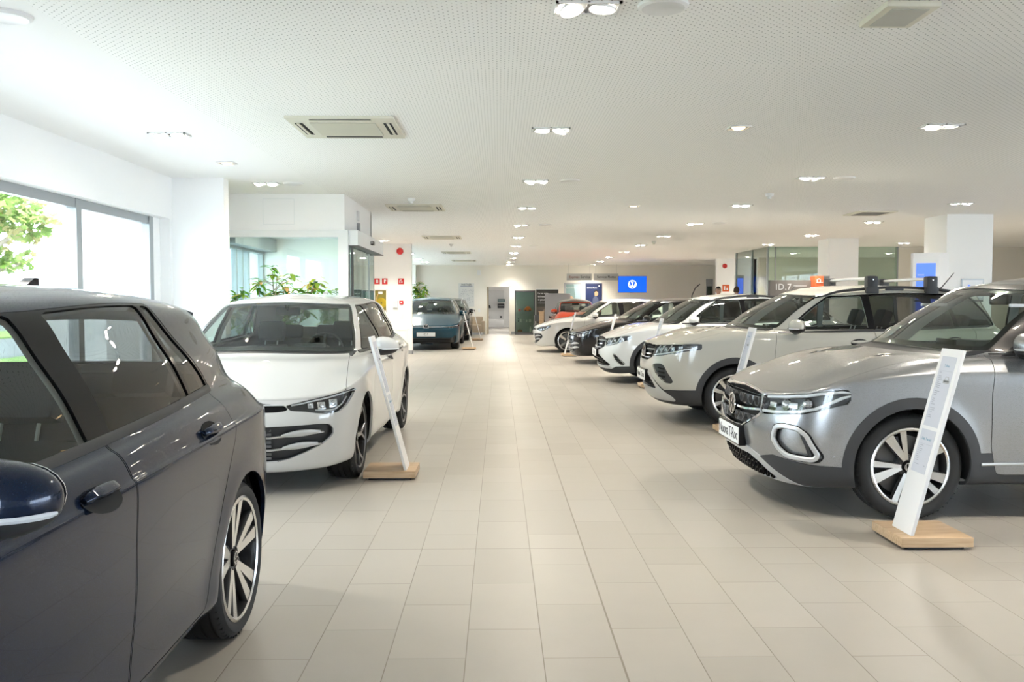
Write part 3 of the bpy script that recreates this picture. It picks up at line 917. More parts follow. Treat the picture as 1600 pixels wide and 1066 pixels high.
def hatch_front(sk, P, root, lit=True, plate_text=None):
    for sg in (-1, 1):
        c = skin_mesh(sk, ['lamp'], M['lamp_glass'], 'headlamp', root, sg, off=.001)
        skin_mesh(sk, ['lamp'], M['rim_dark'], 'lamp_housing', c, sg, off=-.05)
        rim_only(sk, ['lamp'], c, sg, 'lamp_bezel', M['black_gloss'], .05)
        b = MB()
        # running-light strip along the upper edge and the lens units
        pp, nn = fpath(sk, [(sg * y, z) for y, z in [(.50, .650), (.60, .668), (.74, .694), (.86, .722), (.915, .742)]], .03, -.012)
        ribbon(b, pp, nn, .011, .006, M['lamp_white'])
        pp, nn = fpath(sk, [(sg * y, z) for y, z in [(.66, .612), (.73, .604), (.785, .608), (.822, .64), (.845, .685)]], .02, -.012)
        ribbon(b, pp, nn, .008, .005, M['lamp_white'])
        for (y, z, r) in ((.775, .652, .030), (.70, .642, .026), (.63, .646, .018)):
            p, n = sk.fx(sg * y, z); Mx = Matrix.Translation(p - n * .035) @ n.to_track_quat('Z', 'Y').to_matrix().to_4x4()
            b.box(-r * 1.15, r * 1.15, -r, r, -.005, .012, M['lamp_in'], Mx, .006)
            b.lathe([(0, .022), (r * .55, .018), (r * .8, .006)], M['lamp_in'], 16, 'z', Mx)
        b.build('lamp_unit', c)
    g = recess(sk, ['slim_grille'], root, 'upper_grille', M['black_gloss'], .02)
    b = MB(); pp, nn = fpath(sk, [(-.47, .655), (-.3, .655), (0, .655), (.3, .655), (.47, .655)], .05, -.008)
    ribbon(b, pp, nn, .010, .008, M['lamp_white']); b.build('light_bar', g)
    g2 = recess(sk, ['low_grille'], root, 'lower_grille', M['black_plastic'], .045)
    b = MB()
    for z, z1, y1 in ((.425, .452, .71), (.335, .365, .69)):
        pts = [(-y1, z1), (-.5, z + .012), (-.36, z), (0, z - .004), (.36, z), (.5, z + .012), (y1, z1)]
        pp, nn = fpath(sk, pts, .05, -.012); ribbon(b, pp, nn, .012, .012, M['satin'])
        for s in (-1, 1):
            pts = [(s * .44, z + .012), (s * .54, z + .026), (s * (y1 - .02), z1 + .008)]
            pp, nn = fpath(sk, pts, .03, -.010); k = len(pp)
            ribbon(b, pp, nn, [.006 + .040 * math.sin(PI * min(1, (i + .6) / k)) for i in range(k)], .012, M['silver_plastic'])
    b.build('grille_blade', g2)
    b = MB()   # radiator fins behind the opening
    for z in np.arange(.27, .48, .028):
        b.box(.075, .085, -.36, .36, z, z + .016, M['rim_grey'])
    b.build('radiator', g2)
    e = MB(); p, n = sk.fx(0, .655)
    Mx = Matrix.Translation(p + Vector((-.004, 0, .004))) @ Matrix(((0, 0, -1, 0), (-1, 0, 0, 0), (0, 1, 0, 0), (0, 0, 0, 1)))
    e.lathe([(0, .0), (.066, .0), (.066, -.02)], M['black_gloss'], 32, 'z', Mx); emblem(e, M['chrome'], .064, Mx, .005); e.build('front_badge', root)
    if plate_text is not None: plate(sk, root, .45, plate_text)

def shark_fin(sk, root, x, pm):
    p, n = sk.tz(x, 0); b = MB()
    b.prism([(p.x - .10, p.z - .01), (p.x - .02, p.z + .035), (p.x + .04, p.z + .062), (p.x + .07, p.z + .06), (p.x + .075, p.z - .01)], -.022, .022, pm, 'y'); b.build('roof_antenna', root)
def hatch_rear(sk, P, root):
    """rear spoiler, tail lamps and bumper details"""
    b = MB()
    for (y0, y1) in ((-.50, .50),):
        vs = []; ys = np.linspace(y0, y1, 11)
        for y in ys:
            t = 1 - (y / .56) ** 2 * .5
            p, n = sk.tz(3.84 - .06 * (y / .5) ** 2, y)
            vs += [(p.x - .06, y, p.z + .002), (p.x + .06, y, p.z + .004), (p.x + .17, y, p.z - .012), (p.x + .16, y, p.z - .035), (p.x, y, p.z - .02)]
        fs = [(i * 5 + q, i * 5 + (q + 1) % 5, (i + 1) * 5 + (q + 1) % 5, (i + 1) * 5 + q) for i in range(10) for q in range(5)] + [tuple(range(5)), tuple(range(50, 55))]
        b.add(vs, fs, P['paint'], True)
    b.build('roof_spoiler', root)
    for sg in (-1, 1):
        skin_mesh(sk, ['tail'], M['red_lamp'], 'tail_lamp', root, sg, off=.003, rim=.02)
# ------------------------------------------------------------------ compact sport utilities
def suv_params(pm, wheel, **kw):
    P = dict(L=4.236, W=1.819, axles=(.83, 3.42), wr=.336, arch=.365, clad=.068, paint=pm, wheel=wheel,
        sx=[.96, 1.28, 1.65, 2.05, 2.45, 2.85, 3.15, 3.42],
        rings=[([.23, .22, .22, .22, .22, .25, .26], .30, 4.03, .78), ([.185, .19, .245, .245, .25, .28, .30], .125, 4.17, .868), ([.33, .34, .38, .38, .39, .41, .42], .035, 4.22, .885),
               ([.50, .52, .56, .56, .57, .58, .58], .0, 4.236, .900), ([.64, .66, .74, .74, .75, .76, .76], .018, 4.225, .907),
               ([.745, .78, .90, .895, .91, .93, .95], .050, 4.20, .9075), ([.785, .825, .945, .932, .945, .965, .99], .105, 4.18, .893)],
        df=.58, nf=2.7, dr=.46, nr=2.7, hood=(.045, .040), sbulge=.010, flare=.016,
        belt=dict(xf=.98, df=.40, wA=.755, xr=4.08, dr=.36, wC=.715, ws=[.785, .808, .818, .818, .812, .80, .78, .755], z=[1.065, 1.045, 1.04, 1.05, 1.085, 1.105, 1.11]),
        roof=dict(xf=1.66, df=.28, wA=.585, xr=3.86, dr=.30, wC=.56, ws=[.612, .628, .632, .632, .628, .618, .605, .585], z=[1.482, 1.465, 1.472, 1.498, 1.478, 1.435, 1.445]),
        crown=([1.66, 2.1, 2.6, 3.2, 3.86], [1.505, 1.558, 1.571, 1.548, 1.465]),
        wsb=.022, gbulge=.02,
        ws=(5.45, 9.12, 11.88), rw=(16.4, 9.5, 11.75), hood_uv=(4.85, 5.75, 8.72), door_v=(1.15, 9.06),
        clad_z=[(0, .0), (.3, .0), (1.25, .43), (3.0, .43), (3.95, .40), (4.3, .40)],
        dlo=dict(u0=6.12, v0=9.03, v1=11.78, frame=.016, poly=[(1.2, .95), (1.2, 1.7), (3.42, 1.7), (3.55, 1.42), (3.80, 1.16), (3.82, 1.1), (3.80, .9)],
                 panes=[('front_door_glass', [(1.40, .9), (1.40, 1.8), (2.245, 1.8), (2.345, .9)], .0), ('rear_door_glass', [(2.40, .9), (2.345, 1.8), (3.13, 1.8), (3.36, .9)], .0),
                        ('quarter_glass', [(3.40, .9), (3.17, 1.8), (4.2, 1.8), (4.2, .9)], .0)],
                 glass={'rear_door_glass': 'glass_dark', 'quarter_glass': 'glass_dark'}),
        doors=[('front_door', [(1.315, .29), (1.275, .46), (1.265, .80), (1.285, .98), (1.31, 1.2), (2.36, 1.2), (2.385, .88), (2.38, .29)]),
               ('rear_door', [(2.39, .29), (2.392, .88), (2.37, 1.2), (3.52, 1.2), (3.50, 1.02), (3.45, .93), (3.33, .87), (3.14, .78), (3.02, .60), (2.99, .42), (2.97, .29)])],
        handles=[('front_door', 2.19, .925), ('rear_door', 3.24, .945)],
        mirror=(1.50, 1.045), cabin=(1.22, 1.065), mirror_z=1.40, mirror_x=1.80,
        belt_trim=[(1.32, 1.035), (1.8, 1.040), (2.4, 1.052), (3.0, 1.075), (3.4, 1.09), (3.72, 1.10)])
    P.update(kw); P['regions'] = P.get('regions') or []
    return P
FR = lambda A: (A[:, 0] < .80) & (A[:, 4] < 7.5)
FRL = lambda A: (A[:, 0] < .52) & (A[:, 4] < 7.5)

# --- the silver one: honeycomb grille, framed lamps, pentagon fog surrounds
SILVER_LAMP = [(.455, .755), (.62, .770), (.80, .795), (.875, .822), (.93, .845), (.93, .80), (.895, .735), (.86, .690), (.80, .662), (.62, .640), (.49, .632)]
FOG = [(.612, .49), (.64, .575), (.70, .592), (.79, .582), (.83, .54), (.848, .40), (.83, .362), (.70, .372), (.645, .42)]
def silver_regions():
    low = [(-.1, .335), (.30, .335), (.42, .30), (.56, .215), (.50, .20), (-.1, .20)]
    return [(gmax(front(SILVER_LAMP, .02), lambda A: A[:, 0] - .50), FR, 'lamp'),
            (front([(-.1, .782), (.30, .772), (.43, .757), (.475, .64), (.46, .615), (.30, .545), (.22, .512), (-.1, .505)], .01), FR, 'grille'),
            (front(low, .01), FRL, 'low_grille'),
            (front(inset_round(FOG, .022)), FR, 'fog'),
            # dark lower corner of the bumper and the bright strip that frames the lower grille
            (front([(-.1, .14), (-.1, .20), (.50, .20), (.56, .215), (.42, .30), (.30, .335), (-.1, .335), (-.1, .385), (.30, .385), (.45, .345), (.60, .255), (.74, .165), (.74, .14)]), FRL, 'skid'),
            (front([(.45, .345), (.60, .375), (.80, .345), (.95, .335), (.95, .10), (.60, .10)]), lambda A: (A[:, 0] < .9) & (A[:, 4] < 5), 'clad')]
def hexes(mb, sk, ys, z0, z1, m, mi, s=1., stag=True, off=-.02):
    pass
def silver_front(sk, P, root):
    for sg in (-1, 1):
        c = skin_mesh(sk, ['lamp'], M['lamp_glass'], 'headlamp', root, sg, off=.001)
        skin_mesh(sk, ['lamp'], M['rim_dark'], 'lamp_housing', c, sg, off=-.05)
        rim_only(sk, ['lamp'], c, sg, 'lamp_bezel', M['black_gloss'], .05)
        b = MB()
        pp, nn = fpath(sk, [(sg * y, z) for y, z in [(.49, .655), (.62, .658), (.78, .676), (.84, .70), (.875, .745), (.90, .80), (.885, .812), (.80, .782), (.66, .762), (.50, .748)]], .03, -.014)
        ribbon(b, pp, nn, .020, .010, M['lamp_white'])
        for (y, z, r) in ((.655, .712, .034), (.785, .728, .030)):
            p, n = sk.fx(sg * y, z); n = (n + Vector((-1, 0, 0))).normalized()
            Mx = Matrix.Translation(p - n * .045) @ n.to_track_quat('Z', 'Y').to_matrix().to_4x4()
            b.lathe([(0, .038), (r * .5, .034), (r * .85, .018), (r, 0)], M['lamp_in'], 20, 'z', Mx)
            b.lathe([(r * 1.0, .0), (r * 1.12, .012), (r * 1.25, .0)], M['chrome'], 20, 'z', Mx)
        for (y, z) in ((.72, .715), (.555, .705)):
            p, n = sk.fx(sg * y, z); Mx = Matrix.Translation(p - n * .04) @ n.to_track_quat('Z', 'Y').to_matrix().to_4x4()
            b.box(-.035, .035, -.018, .018, -.004, .016, M['lamp_in'], Mx, .006)
        b.build('lamp_unit', c)
        # fog surround
        f = recess(sk, ['fog'], root, 'fog_lamp_pocket', P['paint'], .03, sg, M['black_gloss'])
        b = MB(); ring = inset_round(FOG, .022)
        sc = lambda k: [((y - .735) * k + .735, (z - .478) * k + .478) for y, z in ring]
        pp, nn = fpath(sk, [(sg * y, z) for y, z in sc(.90)], .03, -.004); ribbon(b, pp, nn, .032, .014, M['silver_plastic'], True)
        pp, nn = fpath(sk, [(sg * y, z) for y, z in sc(1.0)], .03, .0); ribbon(b, pp, nn, .014, .006, M['black_gloss'], True)
        pp, nn = fpath(sk, [(sg * y, z) for y, z in sc(.76)], .03, -.014); ribbon(b, pp, nn, .010, .006, M['black_gloss'], True)
        pp, nn = fpath(sk, [(sg * .80, .545), (sg * .812, .47), (sg * .815, .40)], .03, -.02); ribbon(b, pp, nn, .030, .02, M['black_plastic'])
        b.build('fog_lamp_frame', f)
        q = MB()
        p, n = sk.fx(sg * .865, .40); q.lathe([(0, .004), (.009, .003), (.010, -.002)], P['paint'], 16, 'z', Matrix.Translation(p) @ n.to_track_quat('Z', 'Y').to_matrix().to_4x4())
        p, n = sk.fx(sg * .72, .49); q.lathe([(0, -.026), (.009, -.027)], P['paint'], 16, 'z', Matrix.Translation(p) @ n.to_track_quat('Z', 'Y').to_matrix().to_4x4())
        q.build('parking_sensor', root)
    honeycomb_grille(sk, root)
    # bright strip, lower grille
    skin_mesh(sk, ['skid'], M['silver_plastic'], 'skid_plate', root, off=.008, rim=.03)
    g2 = recess(sk, ['low_grille'], root, 'lower_grille', M['seam'], .05)
    b = MB()
    for i, z in enumerate((.225, .265, .305)):
        for k in range(-8, 9):
            y = (k + (.5 if i % 2 else 0)) * .062; lim = .50 - (z - .2) * 1.6
            if abs(y) > lim + .04: continue
            p, n = sk.fx(y, z)
            pts = [p + Vector((.012, a * .029, h * .026)) for a, h in ((-1, 0), (-.5, .8), (.5, .8), (1, 0), (.5, -.8), (-.5, -.8))]
            ribbon(b, pts, [Vector((-1, 0, 0))] * 6, .009, .012, M['black_gloss'], True)
    b.build('grille_mesh', g2)

def honeycomb_grille(sk, root):
    g = recess(sk, ['grille'], root, 'upper_grille', M['seam'], .045)
    b = MB(); c = MB()
    for pts, w in (([(-.47, .76), (-.3, .775), (0, .783), (.3, .775), (.47, .76)], .020), ([(-.475, .655), (-.25, .638), (0, .634), (.25, .638), (.475, .655)], .020), ([(-.50, .635), (-.44, .60), (-.24, .518), (0, .508), (.24, .518), (.44, .60), (.50, .635)], .018)):
        pp, nn = fpath(sk, pts, .04, -.004); ribbon(c, pp, nn, w, .012, M['chrome'])
    c.build('chrome_strip', g)
    for z, n0, lim in ((.703, 5, .47), (.575, 4, .40)):
        for k in range(-n0, n0 + 1):
            y = k * .098
            if abs(y) > lim or abs(y) < .07: continue
            p, n = sk.fx(y, z)
            T = Vector((-n.y, n.x, 0)); T = (T if T.y > 0 else -T).normalized()
            pts = [p + n * -.016 + T * (a * .040) + Vector((0, 0, h * .030)) for a, h in ((-1, 0), (-.45, 1), (.45, 1), (1, 0), (.45, -1), (-.45, -1))]
            ribbon(b, pts, [n] * 6, .007, .018, M['rim_grey'], True)
            ribbon(b, [q + n * .012 for q in pts], [n] * 6, .0035, .005, M['chrome'], True)
    for z in (.745, .665, .600, .545):
        lim = .46 if z > .64 else .34 if z > .56 else .26
        pp, nn = fpath(sk, [(-lim, z), (0, z + .006), (lim, z)], .05, -.026); ribbon(b, pp, nn, .008, .012, M['black_gloss'])
    b.build('grille_mesh', g)
    e = MB(); p, n = sk.fx(0, .645)
    Mx = Matrix.Translation(p + Vector((-.016, 0, 0))) @ Matrix(((0, 0, -1, 0), (-1, 0, 0, 0), (0, 1, 0, 0), (0, 0, 0, 1)))
    e.lathe([(0, .0), (.074, .0), (.076, -.03)], M['black_gloss'], 32, 'z', Mx); emblem(e, M['chrome'], .075, Mx, .008); e.build('front_badge', root)

def roof_rails(sk, root, x0, x1, m, y=.60, h=.035):
    o = []
    for sg in (-1, 1):
        b = MB(); pts = []
        xs = np.linspace(x0, x1, 22)
        for x in xs:
            p, n = sk.tz(x, sg * y); e = min(1, min(x - x0, x1 - x) / .22); pts.append(p + Vector((0, 0, h * (1 - (1 - e) ** 2) - .006)))
        b.tube(pts, [.010] + [.016] * 20 + [.010], m, 8)
        for t in (.0, .5, 1.):
            i = int(t * 21); p, n = sk.tz(xs[i], sg * y)
            b.box(xs[i] - .10, xs[i] + .10, p.y - .012, p.y + .012, p.z - .02, max(p.z + .002, pts[i].z), m, None, .004)
        o.append(b.build('roof_rail', root))
    return o
def side_details(sk, P, root, strip=None):
    for sg in (-1, 1):
        if strip:
            b = MB(); pp, nn = spath(sk, strip, sg, .06, .008); ribbon(b, pp, nn, .018, .006, M['satin']); b.build('side_strip', root)

# --- lamp-and-grille band fronts of the two other crossovers
BEI = dict(lamp=[(.40, .882), (.60, .893), (.80, .905), (.90, .915), (.95, .925), (.95, .90), (.88, .845), (.80, .805), (.62, .770), (.40, .748)],
    grille=[(-.1, .888), (.395, .882), (.395, .745), (.30, .715), (.20, .698), (-.1, .694)],
    fog=[(.425, .655), (.50, .675), (.60, .682), (.665, .665), (.755, .50), (.735, .462), (.655, .462), (.50, .575)],
    low=[(-.1, .548), (.26, .548), (.345, .51), (.455, .405), (.44, .385), (-.1, .385)],
    skid=[(-.1, .575), (.29, .575), (.41, .52), (.56, .40), (.72, .30), (.70, .265), (-.1, .255)],
    clad=[(.41, .515), (.60, .385), (.78, .395), (.95, .41), (.95, .10), (-.1, .10), (-.1, .25), (.70, .262)], bars=(.83, .775, .735), plate=.50, badge=.80)
TAI = dict(lamp=[(.52, .755), (.66, .772), (.80, .792), (.92, .822), (.92, .80), (.86, .735), (.80, .672), (.70, .640), (.56, .622)],
    grille=[(-.1, .775), (.30, .770), (.515, .755), (.555, .620), (.46, .585), (.30, .555), (-.1, .548)],
    fog=[(.735, .515), (.79, .505), (.815, .40), (.83, .305), (.80, .30), (.745, .42)],
    low=[(-.1, .47), (.34, .47), (.50, .41), (.655, .325), (.64, .295), (-.1, .295)],
    skid=[(-.1, .294), (.64, .294), (.70, .275), (.64, .245), (-.1, .24)],
    clad=[(-.1, .24), (.64, .243), (.74, .29), (.95, .315), (.95, .1), (-.1, .1)], bars=(.72, .66, .60), plate=.52, badge=.68)
def band_regions(K):
    R = [(gmax(front(K['lamp'], .012), lambda A: A[:, 0] - .50), FR, 'lamp'), (front(K['grille'], .01), FR, 'grille'), (front(inset_round(K['fog'], .03)), FR, 'fog'), (front(K['low'], .02), FRL, 'low_grille')]
    R += [(front(K['skid'], .01), FRL, 'skid'), (front(K['clad']), lambda A: (A[:, 0] < .9) & (A[:, 4] < 5), 'clad')]
    return R
def band_front(K, chrome_fog=False):
    def f(sk, P, root):
        L = K['lamp']; z0 = min(z for y, z in L); z1 = max(z for y, z in L)
        for sg in (-1, 1):
            c = skin_mesh(sk, ['lamp'], M['lamp_glass'], 'headlamp', root, sg, off=.001)
            skin_mesh(sk, ['lamp'], M['rim_dark'], 'lamp_housing', c, sg, off=-.05)
            rim_only(sk, ['lamp'], c, sg, 'lamp_bezel', M['black_gloss'], .05)
            b = MB()
            lo = [(L[-1][0] + .02, L[-1][1] + .018)] + [(y - .01, z + .020) for y, z in reversed(L[6:-1])]
            pp, nn = fpath(sk, [(sg * y, z) for y, z in lo], .03, -.012); ribbon(b, pp, nn, .016, .010, M['lamp_white'])
            ym = [L[0][0] + .10, L[0][0] + .20, L[0][0] + .30, L[0][0] + .38]
            for i, y in enumerate(ym):
                zc = z0 + (z1 - z0) * (.50 + .05 * i); p, n = sk.fx(sg * y, zc); n = (n + Vector((-1, 0, 0))).normalized()
                Mx = Matrix.Translation(p - n * .04) @ n.to_track_quat('Z', 'Y').to_matrix().to_4x4()
                b.box(-.034, .034, -.030, .022, -.005, .014, M['lamp_in'], Mx, .008); b.lathe([(0, .026), (.014, .022), (.022, .008)], M['lamp_in'], 14, 'z', Mx)
            for i, y in enumerate((L[0][0] + .05, L[0][0] + .15, L[0][0] + .25)):
                pp, nn = fpath(sk, [(sg * y, z0 + .05), (sg * (y + .05), z1 - .03)], .03, -.016); ribbon(b, pp, nn, .009, .006, M['satin'])
            b.build('lamp_unit', c)
            fo = recess(sk, ['fog'], root, 'fog_lamp_pocket', M['clad'], .018, sg, M['black_plastic'])
            b = MB(); fy = [y for y, z in K['fog']]; fz = [z for y, z in K['fog']]; cy, cz = sum(fy) / len(fy), sum(fz) / len(fz)
            for k in (-1, 0, 1):
                pp, nn = fpath(sk, [(sg * (cy - .05), cz + k * .045), (sg * (cy + .05), cz + k * .045 - .008)], .03, -.012); ribbon(b, pp, nn, .014, .008, M['black_gloss'])
            if chrome_fog:
                ring = inset_round([((y - cy) * .8 + cy, (z - cz) * .85 + cz) for y, z in K['fog']], .02); pp, nn = fpath(sk, [(sg * y, z) for y, z in ring], .03, -.006); ribbon(b, pp, nn, .010, .006, M['chrome'], True)
            b.build('fog_lamp_fin', fo)
        g = recess(sk, ['grille'], root, 'upper_grille', M['seam'], .04)
        b = MB(); G = K['grille']
        for i, z in enumerate(K['bars']):
            lim = G[2][0] * (1 - .12 * i) - .01
            pp, nn = fpath(sk, [(-lim, z), (-.1, z - .008), (.1, z - .008), (lim, z)], .05, -.008); ribbon(b, pp, nn, .014 if i != 1 else .020, .012, M['satin'] if i != 1 else M['chrome'])
            pp, nn = fpath(sk, [(-lim + .03, z + .028), (0, z + .02), (lim - .03, z + .028)], .05, -.02); ribbon(b, pp, nn, .007, .01, M['black_gloss'])
        b.build('grille_bar', g)
        skin_mesh(sk, ['skid'], M['silver_plastic'], 'skid_plate', root, off=.007, rim=.03)
        g2 = recess(sk, ['low_grille'], root, 'lower_grille', M['seam'], .04)
        b = MB(); zz = [z for y, z in K['low']]; yl = max(y for y, z in K['low'])
        for k in range(4):
            z = min(zz) + (max(zz) - min(zz)) * (.15 + .25 * k); lim = yl - .02 - (yl - .26) * (.15 + .25 * k)
            pp, nn = fpath(sk, [(-lim, z), (0, z), (lim, z)], .06, -.015); ribbon(b, pp, nn, .010, .012, M['black_gloss'])
        for k in range(-5, 6):
            y = k * yl / 6; pp, nn = fpath(sk, [(y, min(zz) + .01), (y, max(zz) - .02 - max(0, abs(y) - .26) * .5)], .05, -.02); ribbon(b, pp, nn, .007, .008, M['black_gloss'])
        b.build('grille_mesh', g2)
        e = MB(); p, n = sk.fx(0, K['badge'])
        Mx = Matrix.Translation(p + Vector((-.016, 0, 0))) @ Matrix(((0, 0, -1, 0), (-1, 0, 0, 0), (0, 1, 0, 0), (0, 0, 0, 1)))
        e.lathe([(0, .0), (.070, .0), (.072, -.03)], M['black_gloss'], 32, 'z', Mx); emblem(e, M['chrome'], .07, Mx, .008); e.build('front_badge', root)
    return f
def whip(sk, root, x, L=.26):
    b = MB(); p, n = sk.tz(x, 0)
    b.tube([p, p + Vector((.03, 0, .018))], [.022, .014], M['black_plastic'], 8); b.tube([p + Vector((.02, 0, .01)), p + Vector((.02 + L * .62, 0, L * .78))], [.007, .004], M['black_plastic'], 6); b.build('roof_antenna', root)
def roof_bars(sk, root, xs, y=.60):
    for x in xs:
        b = MB(); zt = sk.tz(x, y)[0].z + .135
        pts = [(x, s, zt + .008 * (1 - (s / .6) ** 2)) for s in np.linspace(-.60, .60, 9)]
        b.tube(pts, .020, M['satin'], 10); o = b.build('roof_bar', root)
        for sg in (-1, 1):
            q = MB(); p, n = sk.tz(x, sg * y); q.box(x - .062, x + .062, sg * (y + .012) - .05, sg * (y + .012) + .05, p.z + .01, zt + .035, M['black_plastic'], None, .03)
            q.box(x - .07, x + .07, sg * (y + .035) - .03, sg * (y + .035) + .03, p.z - .03, p.z + .05, M['black_plastic'], None, .015)
            q.lathe([(0, -.006), (.009, -.004), (.010, 0)], M['chrome'], 12, 'y', Matrix.Translation((x, sg * (y + .063), zt - .01)) @ (Matrix.Identity(4) if sg < 0 else Matrix.Rotation(PI, 4, 'Z')))
            q.build('bar_foot', o)

def saloon_front(light=True, text='ID.7'):
    def f(sk, P, root):
        for sg in (-1, 1):
            c = skin_mesh(sk, ['lamp'], M['lamp_glass'], 'headlamp', root, sg, off=.001)
            skin_mesh(sk, ['lamp'], M['rim_dark'], 'lamp_housing', c, sg, off=-.04); rim_only(sk, ['lamp'], c, sg, 'lamp_bezel', M['black_gloss'], .04)
            b = MB(); pp, nn = fpath(sk, [(sg * y, z) for y, z in P['drl']], .03, -.008); ribbon(b, pp, nn, .012, .008, M['lamp_white'])
            for y in (.66, .74): p, n = sk.fx(sg * y, P['drl'][0][1] - .022); b.lathe([(0, .02), (.016, .015), (.024, 0)], M['lamp_in'], 14, 'z', Matrix.Translation(p - n * .03) @ n.to_track_quat('Z', 'Y').to_matrix().to_4x4())
            b.build('lamp_unit', c)
        b = MB(); z = P['bar_z']; pp, nn = fpath(sk, [(-.60, z), (0, z), (.60, z)], .05, .0); ribbon(b, pp, nn, .014, .006, M['lamp_white'] if light else M['chrome']); b.build('light_bar', root)
        g2 = recess(sk, ['low_grille'], root, 'lower_grille', M['black_plastic'], .04)
        b = MB()
        for z in (.20, .25, .30): pp, nn = fpath(sk, [(-.66, z), (0, z), (.66, z)], .06, -.015); ribbon(b, pp, nn, .012, .012, M['black_gloss'])
        b.build('grille_blade', g2)
        e = MB(); p, n = sk.fx(0, P['bar_z']); Mx = Matrix.Translation(p + Vector((-.014, 0, 0))) @ Matrix(((0, 0, -1, 0), (-1, 0, 0, 0), (0, 1, 0, 0), (0, 0, 0, 1)))
        e.lathe([(0, .0), (.078, .0), (.08, -.03)], M['black_gloss'], 32, 'z', Mx); emblem(e, M['chrome'], .078, Mx, .006); e.build('front_badge', root)
        plate(sk, root, .445, text, size=.085)
    return f
SAL_LAMP = [(.50, .66), (.70, .675), (.88, .705), (.95, .72), (.95, .69), (.86, .635), (.72, .615), (.56, .628)]
def saloon_regions():
    return [(gmax(front(SAL_LAMP), lambda A: A[:, 0] - .48), FR, 'lamp'), (front([(-.1, .345), (.72, .345), (.80, .42), (.84, .40), (.80, .20), (.70, .165), (-.1, .165)], .02), FR, 'low_grille')]
# ------------------------------------------------------------------ the showroom
SPOT = 58.
ORD = ['first', 'second', 'third', 'fourth', 'fifth', 'sixth', 'seventh', 'eighth', 'ninth', 'tenth', 'eleventh', 'twelfth']
HC = 2.87
M['wall'] = noise_bump(mat('white wall paint', (.92, .92, .91), .85), 60, .05, .001)
M['wall_warm'] = noise_bump(mat('beige wall paint', (.80, .765, .70), .85), 60, .05, .001)
M['alu'] = mat('window aluminium', (.36, .385, .40), .4, .3)
M['alu_white'] = mat('white coated frame', (.80, .82, .82), .4)
M['pane'] = glass('window pane', (.97, .98, .98), .9)
M['pane_green'] = glass('partition glass', (.78, .875, .83), .4)
M['pane_blue'] = glass('vestibule glass', (.84, .935, .93), .8)
M['white'] = mat('white lacquer', (.76, .76, .76), .3)
M['grey'] = mat('mid grey', (.36, .37, .38), .5)
M['dgrey'] = mat('dark grey', (.10, .10, .105), .5)
M['acbeige'] = mat('aged cassette plastic', (.68, .655, .56), .5)
M['red'] = mat('signal red', (.60, .03, .03), .45)
M['lampw'] = mat('lamp face', (1, .95, .85), .5, emit=(1., .90, .74), es=30.)
M['lampo'] = mat('dim lamp face', (.8, .65, .4), .4, emit=(1., .70, .38), es=1.6)
M['blue_screen'] = mat('screen blue', (.0, .02, .3), .3, emit=(.0, .042, .62), es=1.0)
M['blue_kiosk'] = mat('kiosk screen blue', (.05, .1, .4), .3, emit=(.04, .09, .45), es=.8)
M['screen_white'] = mat('screen white', (.9, .9, .9), .4, emit=(1, 1, 1), es=.9)

